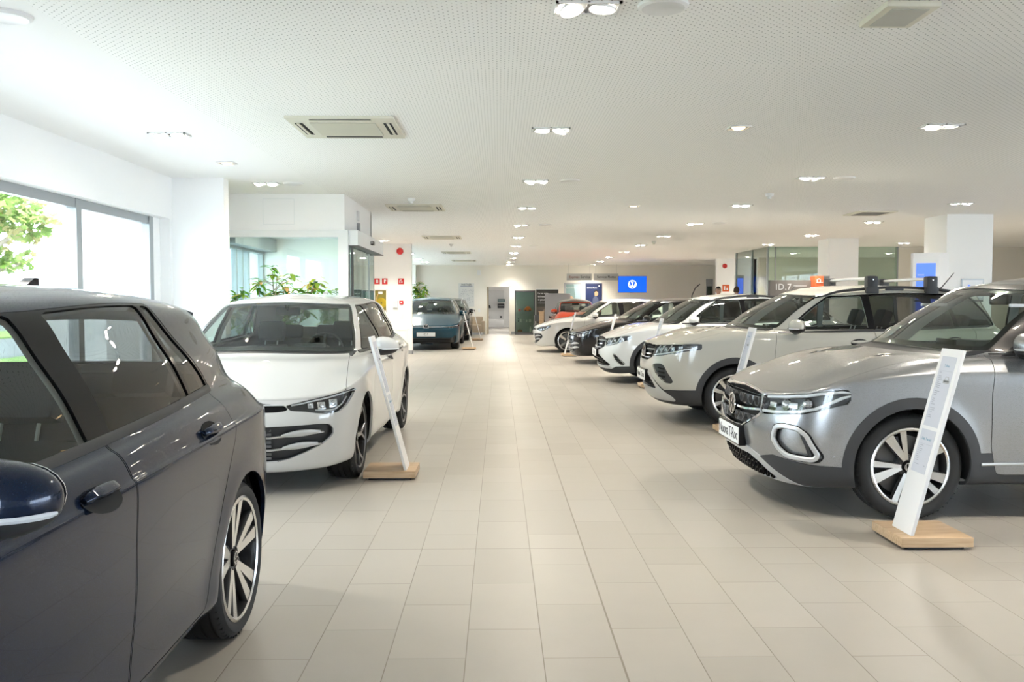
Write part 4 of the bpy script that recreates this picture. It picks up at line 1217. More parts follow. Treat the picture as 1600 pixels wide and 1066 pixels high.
def nodes(m): return m.node_tree, m.node_tree.nodes, m.node_tree.links
def math_n(nt, op, a, b=None, c=None):
    n = nt.nodes.new('ShaderNodeMath'); n.operation = op
    for i, q in enumerate((a, b, c)):
        if q is None: continue
        if isinstance(q, (int, float)): n.inputs[i].default_value = q
        else: nt.links.new(q, n.inputs[i])
    return n.outputs[0]
def tile_mat():
    m = mat('floor tiles', (.5, .45, .4), .34); nt, N, L = nodes(m); b = N['Principled BSDF']
    tc = N.new('ShaderNodeTexCoord'); sp = N.new('ShaderNodeSeparateXYZ'); L.new(tc.outputs['Object'], sp.inputs[0])
    T = .29985
    u = math_n(nt, 'DIVIDE', math_n(nt, 'SUBTRACT', sp.outputs[0], .4695), T); col = math_n(nt, 'FLOOR', u)
    par = math_n(nt, 'MODULO', math_n(nt, 'ADD', col, 1001), 2.)
    v = math_n(nt, 'ADD', math_n(nt, 'DIVIDE', math_n(nt, 'SUBTRACT', sp.outputs[1], 3.330), 2 * T), math_n(nt, 'MULTIPLY', par, .5)); row = math_n(nt, 'FLOOR', v)
    def dist(x, w):      # distance in metres to the nearest integer line
        f = math_n(nt, 'FRACT', x); return math_n(nt, 'MULTIPLY', math_n(nt, 'MINIMUM', f, math_n(nt, 'SUBTRACT', 1., f)), w)
    du, dv = dist(u, T), dist(v, 2 * T)
    # two wider expansion joints
    j1 = math_n(nt, 'ABSOLUTE', math_n(nt, 'SUBTRACT', sp.outputs[0], .4695)); j2 = math_n(nt, 'ABSOLUTE', math_n(nt, 'SUBTRACT', sp.outputs[1], 4.83))
    d = math_n(nt, 'MINIMUM', math_n(nt, 'MINIMUM', du, dv), math_n(nt, 'MINIMUM', math_n(nt, 'SUBTRACT', j1, .0022), math_n(nt, 'SUBTRACT', j2, .001)))
    mr = N.new('ShaderNodeMapRange'); mr.inputs[1].default_value = .0010; mr.inputs[2].default_value = .0028; L.new(d, mr.inputs[0])
    cb = N.new('ShaderNodeCombineXYZ'); L.new(col, cb.inputs[0]); L.new(row, cb.inputs[1])
    wn = N.new('ShaderNodeTexWhiteNoise'); L.new(cb.outputs[0], wn.inputs['Vector'])
    ns = N.new('ShaderNodeTexNoise'); ns.inputs['Scale'].default_value = 5; ns.inputs['Detail'].default_value = 5; L.new(tc.outputs['Object'], ns.inputs['Vector'])
    r1 = N.new('ShaderNodeMixRGB'); r1.inputs[1].default_value = (.390, .362, .318, 1); r1.inputs[2].default_value = (.438, .408, .362, 1); L.new(wn.outputs['Value'], r1.inputs[0])
    r2 = N.new('ShaderNodeMixRGB'); r2.blend_type = 'MULTIPLY'; r2.inputs[0].default_value = .12; L.new(r1.outputs[0], r2.inputs[1]); L.new(ns.outputs['Fac'], r2.inputs[2])
    r3 = N.new('ShaderNodeMixRGB'); r3.inputs[1].default_value = (.20, .17, .13, 1); L.new(mr.outputs[0], r3.inputs[0]); L.new(r2.outputs[0], r3.inputs[2])
    L.new(r3.outputs[0], b.inputs['Base Color'])
    bp = N.new('ShaderNodeBump'); bp.inputs['Distance'].default_value = .001; bp.inputs['Strength'].default_value = .4; L.new(mr.outputs[0], bp.inputs['Height']); L.new(bp.outputs[0], b.inputs['Normal'])
    rr = N.new('ShaderNodeMapRange'); rr.inputs[3].default_value = .26; rr.inputs[4].default_value = .38; L.new(ns.outputs['Fac'], rr.inputs[0]); L.new(rr.outputs[0], b.inputs['Roughness'])
    return m
def perf_mat():
    m = mat('perforated ceiling board', (.80, .80, .78), .85); nt, N, L = nodes(m); b = N['Principled BSDF']
    tc = N.new('ShaderNodeTexCoord'); sp = N.new('ShaderNodeSeparateXYZ'); L.new(tc.outputs['Object'], sp.inputs[0])
    S = .025
    q = math_n(nt, 'DIVIDE', sp.outputs[0], S); par = math_n(nt, 'MULTIPLY', math_n(nt, 'MODULO', math_n(nt, 'ADD', math_n(nt, 'FLOOR', q), 4000), 2.), .5)
    a = math_n(nt, 'SUBTRACT', math_n(nt, 'FRACT', q), .5)
    d = math_n(nt, 'MULTIPLY', math_n(nt, 'SUBTRACT', math_n(nt, 'FRACT', math_n(nt, 'ADD', math_n(nt, 'DIVIDE', sp.outputs[1], 2 * S), par)), .5), 2.)
    r = math_n(nt, 'SQRT', math_n(nt, 'ADD', math_n(nt, 'MULTIPLY', a, a), math_n(nt, 'MULTIPLY', d, d)))
    k = math_n(nt, 'LESS_THAN', r, .18)
    mx = N.new('ShaderNodeMixRGB'); mx.inputs[1].default_value = (.94, .94, .93, 1); mx.inputs[2].default_value = (.30, .31, .31, 1); L.new(k, mx.inputs[0]); L.new(mx.outputs[0], b.inputs['Base Color'])
    return m
def wood_mat():
    m = mat('oak veneer', (.55, .38, .22), .45); nt, N, L = nodes(m); b = N['Principled BSDF']
    tc = N.new('ShaderNodeTexCoord'); mp = N.new('ShaderNodeMapping'); mp.inputs['Scale'].default_value = (2.5, 42, 42); L.new(tc.outputs['Object'], mp.inputs[0])
    n = N.new('ShaderNodeTexNoise'); n.inputs['Scale'].default_value = 1.6; n.inputs['Detail'].default_value = 7; L.new(mp.outputs[0], n.inputs['Vector'])
    cr = N.new('ShaderNodeValToRGB'); cr.color_ramp.elements[0].position = .3; cr.color_ramp.elements[0].color = (.42, .285, .165, 1); cr.color_ramp.elements[1].position = .7; cr.color_ramp.elements[1].color = (.60, .44, .285, 1)
    L.new(n.outputs['Fac'], cr.inputs[0]); L.new(cr.outputs[0], b.inputs['Base Color'])
    return m
M['wood'] = wood_mat()

XR, YF_, YB = 15., -6., 36.5
XL = -3.96
mb = MB(); mb.box(-5.5, XR + .2, YF_ - .2, 48, -.12, 0, tile_mat()); struct('floor', mb)
mb = MB(); pm_ = perf_mat(); mb.box(-2.36, XR + .2, YF_ - .2, YB + .1, HC, HC + .15, pm_); mb.box(-5.5, -2.36, YF_ - .2, YB + .1, HC, HC + .15, M['wall']); struct('ceiling', mb)
mb = MB(); mb.box(-1.5, 2.4, YB + .2, 46.7, 2.6, 2.75, M['wall']); struct('ceiling_service_room', mb)
# left wall: parapet-free glazing from the floor to 2.37 m, solid above
mb = MB()
mb.box(XL - .30, XL, YF_, 10.45, 2.37, HC, M['wall'])
mb.box(XL - .30, XL - .12, 10.45, 10.67, 0, 2.37, M['wall']); mb.box(XL - .30, XL, 10.67, 10.80, 0, HC, M['wall']); mb.box(XL - .30, XL, 10.45, 10.67, 2.37, HC, M['wall'])
mb.box(XL - .30, XL, YF_, 10.45, 0, .10, M['wall']); mb.box(XL - .30, XL, YF_, 3.52, 0, 2.37, M['wall'])
mb.box(XL - .30, XL, YF_ - .3, YF_ + .4, 0, HC, M['wall'])
mb.box(XL - .30, XL, 10.80, 12.33, 0, HC, M['wall'])
mb.box(XL - .30, XL, 14.89, 15.6, 0, HC, M['wall']); mb.box(XL - .30, XL, 15.6, 23.2, 2.5, HC, M['wall']); mb.box(XL - .30, XL, 18.6, 23.2, 0, HC, M['wall'])
mb.box(-5.5, -5.3, 23.0, YB, 2.5, HC, M['wall']); mb.box(-5.5, -5.3, 23.0, 24.0, 0, HC, M['wall']); mb.box(-5.5, -5.3, YB - .9, YB + .2, 0, HC, M['wall'])
struct('wall_left', mb)
mb = MB(); mb.box(XL, -3.335, 10.76, 10.95, 0, HC, M['wall']); struct('column_wall', mb)
# left window: frame and panes (thick metal frame set back in the reveal)
wn = MB(); xg0, xg1 = XL - .20, XL - .12
wn.box(xg0, xg1, 3.52, 10.45, 2.28, 2.37, M['alu']); wn.box(xg0, xg1, 3.52, 10.45, .10, .19, M['alu'])
mull = [3.57, 6.10, 8.62, 10.39]
for y in mull: wn.box(xg0 - .01, xg1 + .01, y - .055, y + .055, .10, 2.37, M['alu'])
for y in mull: wn.box(xg0 + .01, xg1 - .02, y + .055, y + .075, .19, 2.28, M['dgrey'])
w1 = wn.build('window_1'); w1['kind'] = 'structure'
for a, b_ in zip(mull[:-1], mull[1:]):
    g = MB(); g.box(xg0 + .03, xg0 + .036, a + .055, b_ - .055, .19, 2.28, M['pane']); g.build('pane', w1)
wn = MB()
for y in (15.65, 17.1, 18.55): wn.box(xg0, xg1, y - .05, y + .05, 0, 2.5, M['alu'])  # unseen glazing added to brighten the return wall; the alcove windows follow
for y in (24.05, 26.9, 29.75, 32.6, 35.5): wn.box(-5.45, -5.37, y - .05, y + .05, 0, 2.5, M['alu'])
w7 = wn.build('window_7_part_added'); w7['kind'] = 'structure'
g = MB(); g.box(xg0 + .03, xg0 + .036, 15.6, 18.6, 0, 2.5, M['pane']); g.box(-5.42, -5.414, 24.0, 35.6, 0, 2.5, M['pane']); g.build('pane', w7)
# wall behind the photographer; its unseen window is added to let daylight in
mb = MB()
mb.box(-5.5, XR, YF_ - .3, YF_, 2.70, HC, M['wall']); mb.box(-5.5, XL, YF_ - .3, YF_, 0, HC, M['wall']); mb.box(-.5, XR, YF_ - .3, YF_, 0, 2.7, M['wall']); mb.box(XL, -.5, YF_ - .3, YF_, 0, .12, M['wall'])
struct('wall_front', mb)
wn = MB()
for k in range(3):
    x = XL + .05 + k * 1.7; wn.box(x - .04, x + .04, YF_ - .2, YF_ - .1, .12, 2.70, M['alu'])
w2 = wn.build('window_2_added'); w2['kind'] = 'structure'
g = MB(); g.box(XL + .05, -.5, YF_ - .16, YF_ - .155, .12, 2.70, M['pane']); g.build('pane', w2)
mb = MB(); mb.box(XR, XR + .2, 9, YB, 0, HC, M['wall_warm']); mb.box(XR, XR + .2, YF_ - .2, 9, 2.7, HC, M['wall_warm']); mb.box(XR, XR + .2, YF_ - .2, 9, 0, .12, M['wall_warm']); struct('wall_right', mb)
wn = MB()  # unseen windows added in the right wall to brighten the ceiling
for k in range(8): y = YF_ + .05 + k * 1.98; wn.box(XR + .08, XR + .16, y - .04, y + .04, .12, 2.7, M['alu'])
w6 = wn.build('window_6_added'); w6['kind'] = 'structure'
g = MB(); g.box(XR + .115, XR + .12, YF_, 9, .12, 2.7, M['pane']); g.build('pane', w6)
# back wall with the doorway
mb = MB()
mb.box(-5.5, -.54, YB, YB + .2, 0, HC, M['wall_warm']); mb.box(.46, 9.2, YB, YB + .2, 0, HC, M['wall_warm']); mb.box(-.54, .46, YB, YB + .2, 2.0, HC, M['wall_warm'])
struct('wall_back', mb)
mb = MB(); mb.box(5.42, 5.60, YB - .06, YB, 0, HC, M['wall_warm']); struct('pillar_back', mb)
mb = MB(); mb.box(-3.9, -3.42, YB - .35, YB, 0, HC, M['wall']); struct('pillar_alcove', mb)
# room seen through the doorway
mb = MB(); mb.box(-1.5, 2.4, 46.5, 46.7, 0, 2.7, M['wall']); mb.box(-1.5, -1.4, YB + .2, 46.5, 0, 2.7, M['wall']); mb.box(2.3, 2.4, YB + .2, 46.5, 0, 2.7, M['wall']); struct('wall_service_room', mb)
d = MB()
d.box(-.56, -.50, YB - .02, YB + .22, 0, 2.02, M['wall_warm']); d.box(.43, .49, YB - .02, YB + .22, 0, 2.02, M['wall_warm']); d.box(-.56, .49, YB - .02, YB + .22, 1.98, 2.03, M['wall_warm'])
d.box(-.50, -.44, YB + .22, YB + 1.1, 0, 1.98, mat('door edge', (.46, .40, .31), .5))
struct('door_1', d)
mb = MB()
for (x0, x1) in ((-5.5, -.58), (.50, 9.0)): mb.box(x0, x1, YB - .02, YB, 0, .12, M['grey'])
struct('baseboard_back', mb)
# return wall beside the alcove
mb = MB(); mb.box(-5.5, -2.28, 23.0, 23.2, 0, HC, M['wall']); struct('wall_return', mb)
mb = MB(); mb.box(-5.5, -2.27, 22.985, 23.0, 0, .09, M['grey']); mb.box(-2.28, -2.265, 22.985, 23.2, 0, .09, M['grey']); struct('baseboard_return', mb)
mb = MB()
for (x0, x1, z0, z1) in ((-2.81, -2.43, .10, .64), (-2.40, -2.34, .10, .66)):
    mb.box(x0, x1, 22.985, 23.0, z0, z0 + .012, M['alu_white']); mb.box(x0, x1, 22.985, 23.0, z1 - .012, z1, M['alu_white'])
    mb.box(x0, x0 + .012, 22.985, 23.0, z0, z1, M['alu_white']); mb.box(x1 - .012, x1, 22.985, 23.0, z0, z1, M['alu_white'])
struct('trim_1', mb)
# glazed entrance lobby
mb = MB()
mb.box(-3.96, -2.15, 12.33, 12.48, 2.36, HC, M['wall']); mb.box(-2.30, -2.15, 12.48, 14.89, 2.36, HC, M['wall']); mb.box(-3.96, -2.15, 14.80, 14.95, 0, HC, M['wall']); mb.box(-3.96, -2.30, 12.48, 14.80, 2.42, 2.48, M['wall'])
for (x0, x1, z0, z1) in ((-3.28, -2.85, 2.45, 2.80),):
    for a in (x0, x1): mb.box(a - .003, a + .003, 12.328, 12.331, z0, z1, M['alu_white'])
    for a in (z0, z1): mb.box(x0, x1, 12.328, 12.331, a - .003, a + .003, M['alu_white'])
struct('wall_lobby', mb)
lb = MB()
lb.box(-3.96, -2.10, 12.29, 12.37, 2.27, 2.37, M['alu_white']); lb.box(-2.24, -2.10, 12.29, 12.37, 0, 2.27, M['alu_white']); lb.box(-3.96, -3.76, 12.29, 12.37, 0, 2.27, M['alu_white']); lb.box(-3.76, -2.24, 12.29, 12.37, 0, .10, M['alu_white'])
w3 = lb.build('window_3'); w3['kind'] = 'structure'
g = MB(); g.box(-3.76, -2.24, 12.325, 12.331, .10, 2.27, M['pane_blue']); g.build('pane', w3)
lb = MB()
for y in (12.42, 14.80): lb.box(-2.16, -2.10, y - .03, y + .03, 0, 2.16, M['alu'])
lb.box(-2.08, -2.05, 12.40, 12.46, 0, 2.14, M['dgrey'])
for y in (13.05, 13.65, 14.25): lb.box(-2.11, -2.09, y - .012, y + .012, 0, 2.14, M['alu'])
d2 = lb.build('door_2'); d2['kind'] = 'structure'
g = MB(); g.box(-2.105, -2.10, 12.46, 14.77, .02, 2.15, M['pane_blue']); g.box(-2.055, -2.05, 12.46, 13.6, .02, 2.14, M['pane_blue']); g.build('sliding_leaf', d2)
h = MB(); h.box(-2.15, -1.97, 12.33, 15.04, 2.16, 2.37, M['alu_white'], None, .004); h.box(-2.15, -1.965, 12.36, 15.02, 2.150, 2.16, M['dgrey'])
hb = h.build('door_operator'); tag(hb, 'white box of the automatic sliding door above the glass lobby entrance', 'door operator')
s = MB(); s.box(-1.97, -1.925, 13.55, 13.72, 2.24, 2.30, M['black_gloss'], None, .012); s.box(-1.965, -1.93, 13.48, 13.55, 2.255, 2.29, M['grey'], None, .008)
tag(s.build('motion_sensor'), 'small black motion sensor on the sliding door box', 'sensor')
s = MB(); s.box(-2.15, -2.12, 13.35, 13.50, 2.60, 2.74, M['white'], None, .006); tag(s.build('wall_box'), 'square white box high on the lobby side wall', 'box')
s = MB(); s.box(-2.15, -2.11, 13.38, 13.48, 2.38, 2.56, M['grey'], None, .006); tag(s.build('card_reader'), 'narrow grey device on the lobby side wall above the door box', 'device')
# street side of the lobby
lb = MB()
for y in (12.40, 12.75, 13.30, 13.62, 13.95, 14.78): lb.box(-4.02, -3.94, y - .03, y + .03, 0, 2.2, M['alu'])
lb.box(-4.04, -3.92, 12.36, 14.85, 2.16, 2.42, M['alu']); lb.box(-3.94, -3.72, 12.5, 14.8, 2.20, 2.40, M['alu'])
w4 = lb.build('window_4'); w4['kind'] = 'structure'
g = MB(); g.box(-3.985, -3.98, 12.4, 14.8, .02, 2.16, M['pane']); g.build('pane', w4)
lb = MB(); lb.box(XL - .3, XL, 12.33, 14.89, 2.42, HC, M['wall']); struct('wall_street', lb)
for i, (x, y) in enumerate([(-3.2, 13.3), (-2.75, 13.75)]):
    s = MB(); s.lathe([(0, 2.408), (.10, 2.408), (.12, 2.42)], M['lampw'], 24, 'z', Matrix.Translation((x, y, 0))); tag(s.build('lobby_light'), ['round ceiling light in the glass lobby, nearer the street', 'round ceiling light in the glass lobby, nearer the sliding door'][i], 'ceiling light', 'lights in the glass lobby')
# pillars
for i, (x0, x1, y0, y1) in enumerate([(7.70, 8.50, 15.05, 15.85), (7.86, 8.58, 20.9, 21.6)]):
    mb = MB(); mb.box(x0, x1, y0, y1, 0, HC, M['wall']); struct('pillar_%d' % (i + 1), mb)
# glass partition on the right and the walls round it
mb = MB(); mb.box(11.0, XR, 24.1, 24.3, 0, HC, M['wall_warm']); mb.box(7.70, 9.1, 31.0, 31.2, 0, HC, M['wall']); mb.box(8.9, 14.0, 30.0, 30.2, 0, HC, M['wall_warm']); mb.box(9.0, 9.2, 31, YB, 0, HC, M['wall_warm']); struct('wall_offices', mb)
gp = MB()
for y in (24.12, 25.6, 27.3): gp.box(7.36, 7.42, y - .02, y + .02, 0, HC, M['alu'])
for x in (7.6, 9.2, 10.98): gp.box(x - .012, x + .012, 24.08, 24.13, 0, HC, M['alu'])
gp.box(7.36, 11, 24.08, 24.13, 0, .08, M['alu'])
w5 = gp.build('window_5'); w5['kind'] = 'structure'
g = MB(); g.box(7.385, 7.395, 24.12, 27.3, .05, HC, glass('matt partition glass', (.90, .945, .92), .10)); g.box(7.39, 10.98, 24.10, 24.11, .05, HC, M['pane_green']); g.build('pane', w5)
d = MB(); d.box(8.62, 8.90, YB - .03, YB, 0, 2.3, M['grey']); d.box(8.66, 8.86, YB - .04, YB - .03, .1, 2.0, M['pane_green']); struct('door_3', d)

# ------------------------------------------------------------------ ceiling fittings
spots = []
def lamp_spot(x, y, e, cone=128, tilt=(0, 0), colr=(1., .92, .80)):
    l = bpy.data.lights.new('downlight', 'SPOT'); l.energy = e; l.spot_size = math.radians(cone); l.spot_blend = 1.; l.shadow_soft_size = .05; l.color = colr
    o = link('downlight', l); o.location = (x, y, HC - .065); o.rotation_euler = (tilt[0], tilt[1], 0)
    return o
def double_light(x, y, label, group, tilt, e=SPOT):
    t = thing('ceiling_downlight', label, 'ceiling light', (x, y, HC), 0, group)
    f = MB(); W, D = .165, .09
    f.box(-W, W, -D, -D + .014, -.012, 0, M['white']); f.box(-W, W, D - .014, D, -.012, 0, M['white']); f.box(-W, -W + .014, -D, D, -.012, 0, M['white']); f.box(W - .014, W, -D, D, -.012, 0, M['white'])
    f.box(-.006, .006, -D, D, -.008, 0, M['dgrey']); f.box(-W + .014, W - .014, -D + .014, D - .014, -.003, 0, M['grey'])
    f.build('frame', t)
    for k, sx in enumerate((-.076, .076)):
        g = MB(); Mx = Matrix.Translation((sx, 0, -.014)) @ Matrix.Rotation(tilt[k][0], 4, 'X') @ Matrix.Rotation(tilt[k][1], 4, 'Y')
        g.lathe([(.052, 0), (.066, -.006), (.068, .004), (.060, .012)], M['white'], 24, 'z', Mx)
        gi = g.build('lamp_ring', t)
        q = MB(); q.lathe([(0, -.002), (.050, -.001), (.053, .004)], M['lampw'], 24, 'z', Mx); q.build('lamp_face', gi)
    spots.append(lamp_spot(x, y, e, tilt=(tilt[0][0] * .4, tilt[0][1] * .4)))
rows = [('above the aisle', .45, [4.52, 7.70, 10.98, 14.10, 17.30, 20.5, 23.75, 27.1, 30.3, 33.4, 35.8]),
        ('over the right car row', 3.77, [1.2, 4.3, 7.50, 10.65, 13.70, 16.92, 20.15, 23.36, 26.55, 29.8, 32.9, 35.7]),
        ('beside the pillars', 7.05, [1.0, 4.0, 7.0, 10.2, 13.38, 16.52, 19.80, 22.95]),
        ('by the street windows', -2.94, [1.5, 4.75, 7.96, 11.25]),
        ('over the far right side', 10.35, [4.3, 7.5, 10.65, 13.7, 16.9, 22.4]),
        ('over the alcove', -2.8, [21.7, 27.6, 30.9, 33.4])]
for nm, x, ys in rows:
    for i, y in enumerate(ys):
        r = random.Random(int(x * 100 + y * 10)); tl = [(r.uniform(-.35, .2), r.uniform(-.35, .35)) for _ in range(2)]
        if y < 3 or (x > 7 and y < 10): lamp_spot(x, y, SPOT * (.8 if x > 7 else .6)); continue
        e = SPOT * (1.2 if y > 30 and 0 < x < 1 else 1.3 if y > 34.5 else 2.4 if y > 25 else 2.2 if y > 15 else 1.05) * (1.6 if 6 < x < 8 and y < 8 else .18 if 6 < x < 8 and y < 15 else .5 if 6 < x < 8 and y < 18 else 1.6 if x > 10 and y < 11 else .7 if x > 10 and y < 15 else .95 if 6 < x < 8 else 1.35 if x > 2 else .95)
        if nm == 'over the far right side' and y < 19: lamp_spot(x, y, e); continue
        double_light(x, y, '%s double downlight from the front in the row %s' % (ORD[i], nm), 'double downlights ' + nm, tl, e)
double_light(9.2, 27.3, 'added double downlight brightening the office behind the glass partition', 'added double downlights in the offices', [(0, .2), (0, -.2)], SPOT * 2.2)  # these office fixtures are added to brighten the space behind the partition
double_light(12.2, 27.3, 'added unseen double downlight behind the beige wall on the right', 'added double downlights in the offices', [(0, .2), (0, -.2)], SPOT * 2.2)
double_light(8.4, 29.4, 'added double downlight brightening the wall with the round red alarm', 'added double downlights in the offices', [(0, .2), (0, -.2)], SPOT * 1.6)
def single_light(x, y, label, m):
    t = thing('ceiling_spotlight', label, 'ceiling light', (x, y, HC), 0, 'single spotlights')
    f = MB(); W = .085
    for a in (-1, 1):
        f.box(-W, W, a * W - .007, a * W + .007, -.012, 0, M['white']); f.box(a * W - .007, a * W + .007, -W, W, -.012, 0, M['white'])
    f.box(-W, W, -W, W, -.003, 0, M['grey']); f.build('frame', t)
    q = MB(); q.lathe([(0, -.020), (.045, -.016), (.058, -.003)], m, 20); q.build('lamp_face', t)
single_light(-2.93, 9.58, 'small single warm spotlight near the white wall column', M['lampo'])
single_light(2.06, 7.59, 'small single spotlight between the aisle lights and the right row, nearest the camera', M['lampo'])
single_light(2.11, 13.82, 'small single spotlight farther back between the aisle lights and the right row', M['lampo'])
def speaker(x, y, label):
    s = MB(); s.lathe([(0, -.014), (.095, -.016), (.108, -.020), (.125, -.012), (.130, 0)], M['white'], 36, 'z', Matrix.Translation((x, y, HC)))
    tag(s.build('ceiling_speaker'), label, 'ceiling speaker', 'round ceiling speakers')
for x, y, l in [(.83, 4.49, 'beside the nearest aisle downlight'), (-2.57, 4.69, 'nearest the camera on the smooth ceiling strip by the windows'), (.87, 10.9, 'beside the third aisle downlight'), (4.17, 10.62, 'beside the downlight over the beige car'), (.90, 17.2, 'beside the fifth aisle downlight'), (-2.6, 11.22, 'in front of the glass lobby wall'), (4.2, 16.75, 'beside the downlight over the white car with black rails'), (.92, 23.7, 'beside the seventh aisle downlight')]:
    speaker(x, y, 'round white ceiling speaker ' + l)
for x, y, l in [(-1.27, 12.85, 'in front of the second cassette unit'), (3.76, 12.23, 'over the car row on the right'), (-1.24, 22.94, 'before the third cassette unit'), (3.86, 21.87, 'far over the car row on the right')]:
    s = MB(); s.lathe([(0, -.075), (.022, -.073), (.030, -.055), (.030, -.045), (.052, -.040), (.055, -.012), (.060, -.006), (.060, 0)], M['white'], 24, 'z', Matrix.Translation((x, y, HC)))
    tag(s.build('smoke_detector'), 'white smoke detector on the ceiling ' + l, 'smoke detector', 'smoke detectors')
def cassette(x, y, label):
    t = thing('air_conditioner', label, 'air conditioner', (x, y, HC), 0, 'ceiling cassette air conditioners')
    W, D = .44, .44
    p = MB(); p.box(-W, W, -D, D, -.022, 0, M['acbeige'], None, .006)
    p.build('panel', t)
    g = MB(); g.box(-.27, .27, -.27, .27, -.028, -.020, mat('return grille', (.50, .48, .41), .6)); 
    for k in range(26): g.box(-.27, .27, -.26 + k * .0205, -.252 + k * .0205, -.031, -.028, M['acbeige'])
    g.build('return_grille', t)
    s = MB()
    for a, b_ in (((-.25, .25), (.33, .40)), ((-.25, .25), (-.40, -.33))): s.box(a[0], a[1], b_[0], b_[1], -.0235, -.021, M['dark'])
    for a in (-1, 1):
        s.box(a * .40 - .03 * (a > 0) - .0 , a * .40 + .03 * (a < 0), -.25, .25, -.0235, -.021, M['dark']); s.box(a * .345 - .012, a * .345 + .012, -.25, .25, -.0235, -.021, M['dark'])
    s.build('air_slot', t)
    v = MB()
    for a in (-1, 1):
        for q in (.372,): v.box(a * q - .010, a * q + .010, -.25, .25, -.030, -.0236, M['acbeige'])
        v.box(-.25, .25, a * .375 - .004, a * .375 + .022, -.030, -.0236, M['acbeige'])
    v.build('vane', t)
for i, (x, y) in enumerate([(-1.29, 7.60), (-1.32, 14.05), (-1.32, 20.5), (-1.30, 26.95), (-1.28, 32.2)]):
    cassette(x, y, '%s beige cassette air conditioner from the camera on the ceiling left of the aisle' % ORD[i])
t = MB(); t.box(1.93, 2.20, 4.40, 4.75, HC - .03, HC, M['acbeige'], None, .006); t.box(1.97, 2.16, 4.44, 4.71, HC - .034, HC - .03, mat('grille grey', (.5, .5, .46), .6)); tag(t.build('air_vent'), 'square white air vent grille at the top edge right of the speaker', 'air vent')
t = MB(); t.box(5.95, 6.60, 14.5, 15.2, HC - .02, HC, M['acbeige'], None, .004); t.box(6.05, 6.5, 14.6, 15.1, HC - .024, HC - .02, M['dgrey']); tag(t.build('air_diffuser'), 'dark ceiling air diffuser left of the nearer pillar', 'air vent')

# ------------------------------------------------------------------ daylight, street
M['asphalt'] = noise_bump(mat('asphalt', (.16, .165, .17), .9), 80, .2, .004)
M['grass'] = noise_bump(mat('lawn', (.16, .27, .05), .9), 40, .5, .02, (.28, .38, .10))
M['paving'] = mat('paving', (.46, .46, .455), .8)
mb = MB(); mb.box(-90, XL - .3, -60, 70, -.35, -.13, M['asphalt']); mb.box(-9.5, XL - .3, -60, 70, -.2, -.10, M['paving']); mb.box(XL - .3, 40, -60, YF_ - .3, -.2, -.10, M['paving']); mb.box(XR + .2, 40, YF_ - .3, 60, -.2, -.10, M['paving']); struct('street', mb)
g = MB(); g.box(-12.5, -9.5, -60, 70, -.2, -.06, M['grass']); g.box(-24, -20, -60, 70, -.2, -.06, M['grass']); gr = g.build('grass'); tag(gr, 'strips of green lawn along the street outside the windows', 'grass'); gr['kind'] = 'stuff'
M['facade'] = mat('white facade panel', (.48, .51, .52), .5)
b = thing('office_building', 'white panelled building outside the right pane of the street window', 'building', (0, 0, 0))
q = MB(); q.box(-8.35, -7.2, 16.2, 24, -.15, 9, M['facade'])
for z in (2.62,): q.box(-8.36, -7.19, 16.19, 24.02, z, z + .018, M['grey'])
q.box(-7.195, -7.19, 17.6, 17.62, -.1, 9, M['grey'])
q.build('wall', b)
b2 = thing('apartment_block', 'pale building with a row of windows behind the tree', 'building', (0, 0, 0))
q = MB(); q.box(-46, -34, 6, 60, -.3, 14, M['facade']); 
for z in (1.2, 4.4, 7.6): q.box(-34.0, -33.9, 6, 60, z - .25, z - .15, M['grey'])
q.build('wall', b2)
for z in (1.6, 4.8):
    for y in np.arange(28, 58, 4.2):
        q = MB(); q.box(-34.0, -33.93, y, y + 2.6, z, z + 1.3, mat('far window', (.30, .36, .42), .15)); q.build('window', b2)

def leaf_cloud(mb, c, R, n, mats, rn, ls=.16):
    for k in range(n):
        a = Vector((rn.gauss(0, 1), rn.gauss(0, 1), rn.gauss(0, 1))).normalized() * (R * rn.uniform(.35, 1) )
        p = c + Vector((a.x, a.y, a.z * .8)); 
        rot = Matrix.Rotation(rn.uniform(0, 6.28), 4, 'Z') @ Matrix.Rotation(rn.uniform(-1.1, 1.1), 4, 'X') @ Matrix.Rotation(rn.uniform(-.8, .8), 4, 'Y')
        s = ls * rn.uniform(.6, 1.2); m = mats[rn.randrange(len(mats))]
        # lobed leaf
        v = [(0, -.55, 0), (.18, -.25, .02), (.52, -.2, -.04), (.30, .08, .02), (.42, .38, -.05), (.12, .30, .03), (0, .62, 0), (-.12, .30, .03), (-.42, .38, -.05), (-.30, .08, .02), (-.52, -.2, -.04), (-.18, -.25, .02)]
        mb.add([rot @ Vector((x * s, y * s, z * s)) + p for x, y, z in v], [tuple(range(12))], m)
def leafm(nm, c):
    m = mat(nm, c, .55); b_ = m.node_tree.nodes['Principled BSDF']
    nt = m.node_tree; tr = nt.nodes.new('ShaderNodeBsdfTranslucent'); tr.inputs[0].default_value = (*[min(1, q * 1.5) for q in c], 1)
    mx = nt.nodes.new('ShaderNodeMixShader'); mx.inputs[0].default_value = .55; out = nt.nodes['Material Output']
    nt.links.new(b_.outputs[0], mx.inputs[1]); nt.links.new(tr.outputs[0], mx.inputs[2]); nt.links.new(mx.outputs[0], out.inputs[0]); return m
LV = [leafm('plane leaf', (.15, .24, .05)), leafm('plane leaf light', (.24, .33, .10)), leafm('plane leaf deep', (.09, .17, .03)), leafm('plane leaf dry', (.30, .27, .12))]
M['bark'] = noise_bump(mat('bark', (.22, .18, .14), .9), 20, .6, .02, (.42, .38, .32))
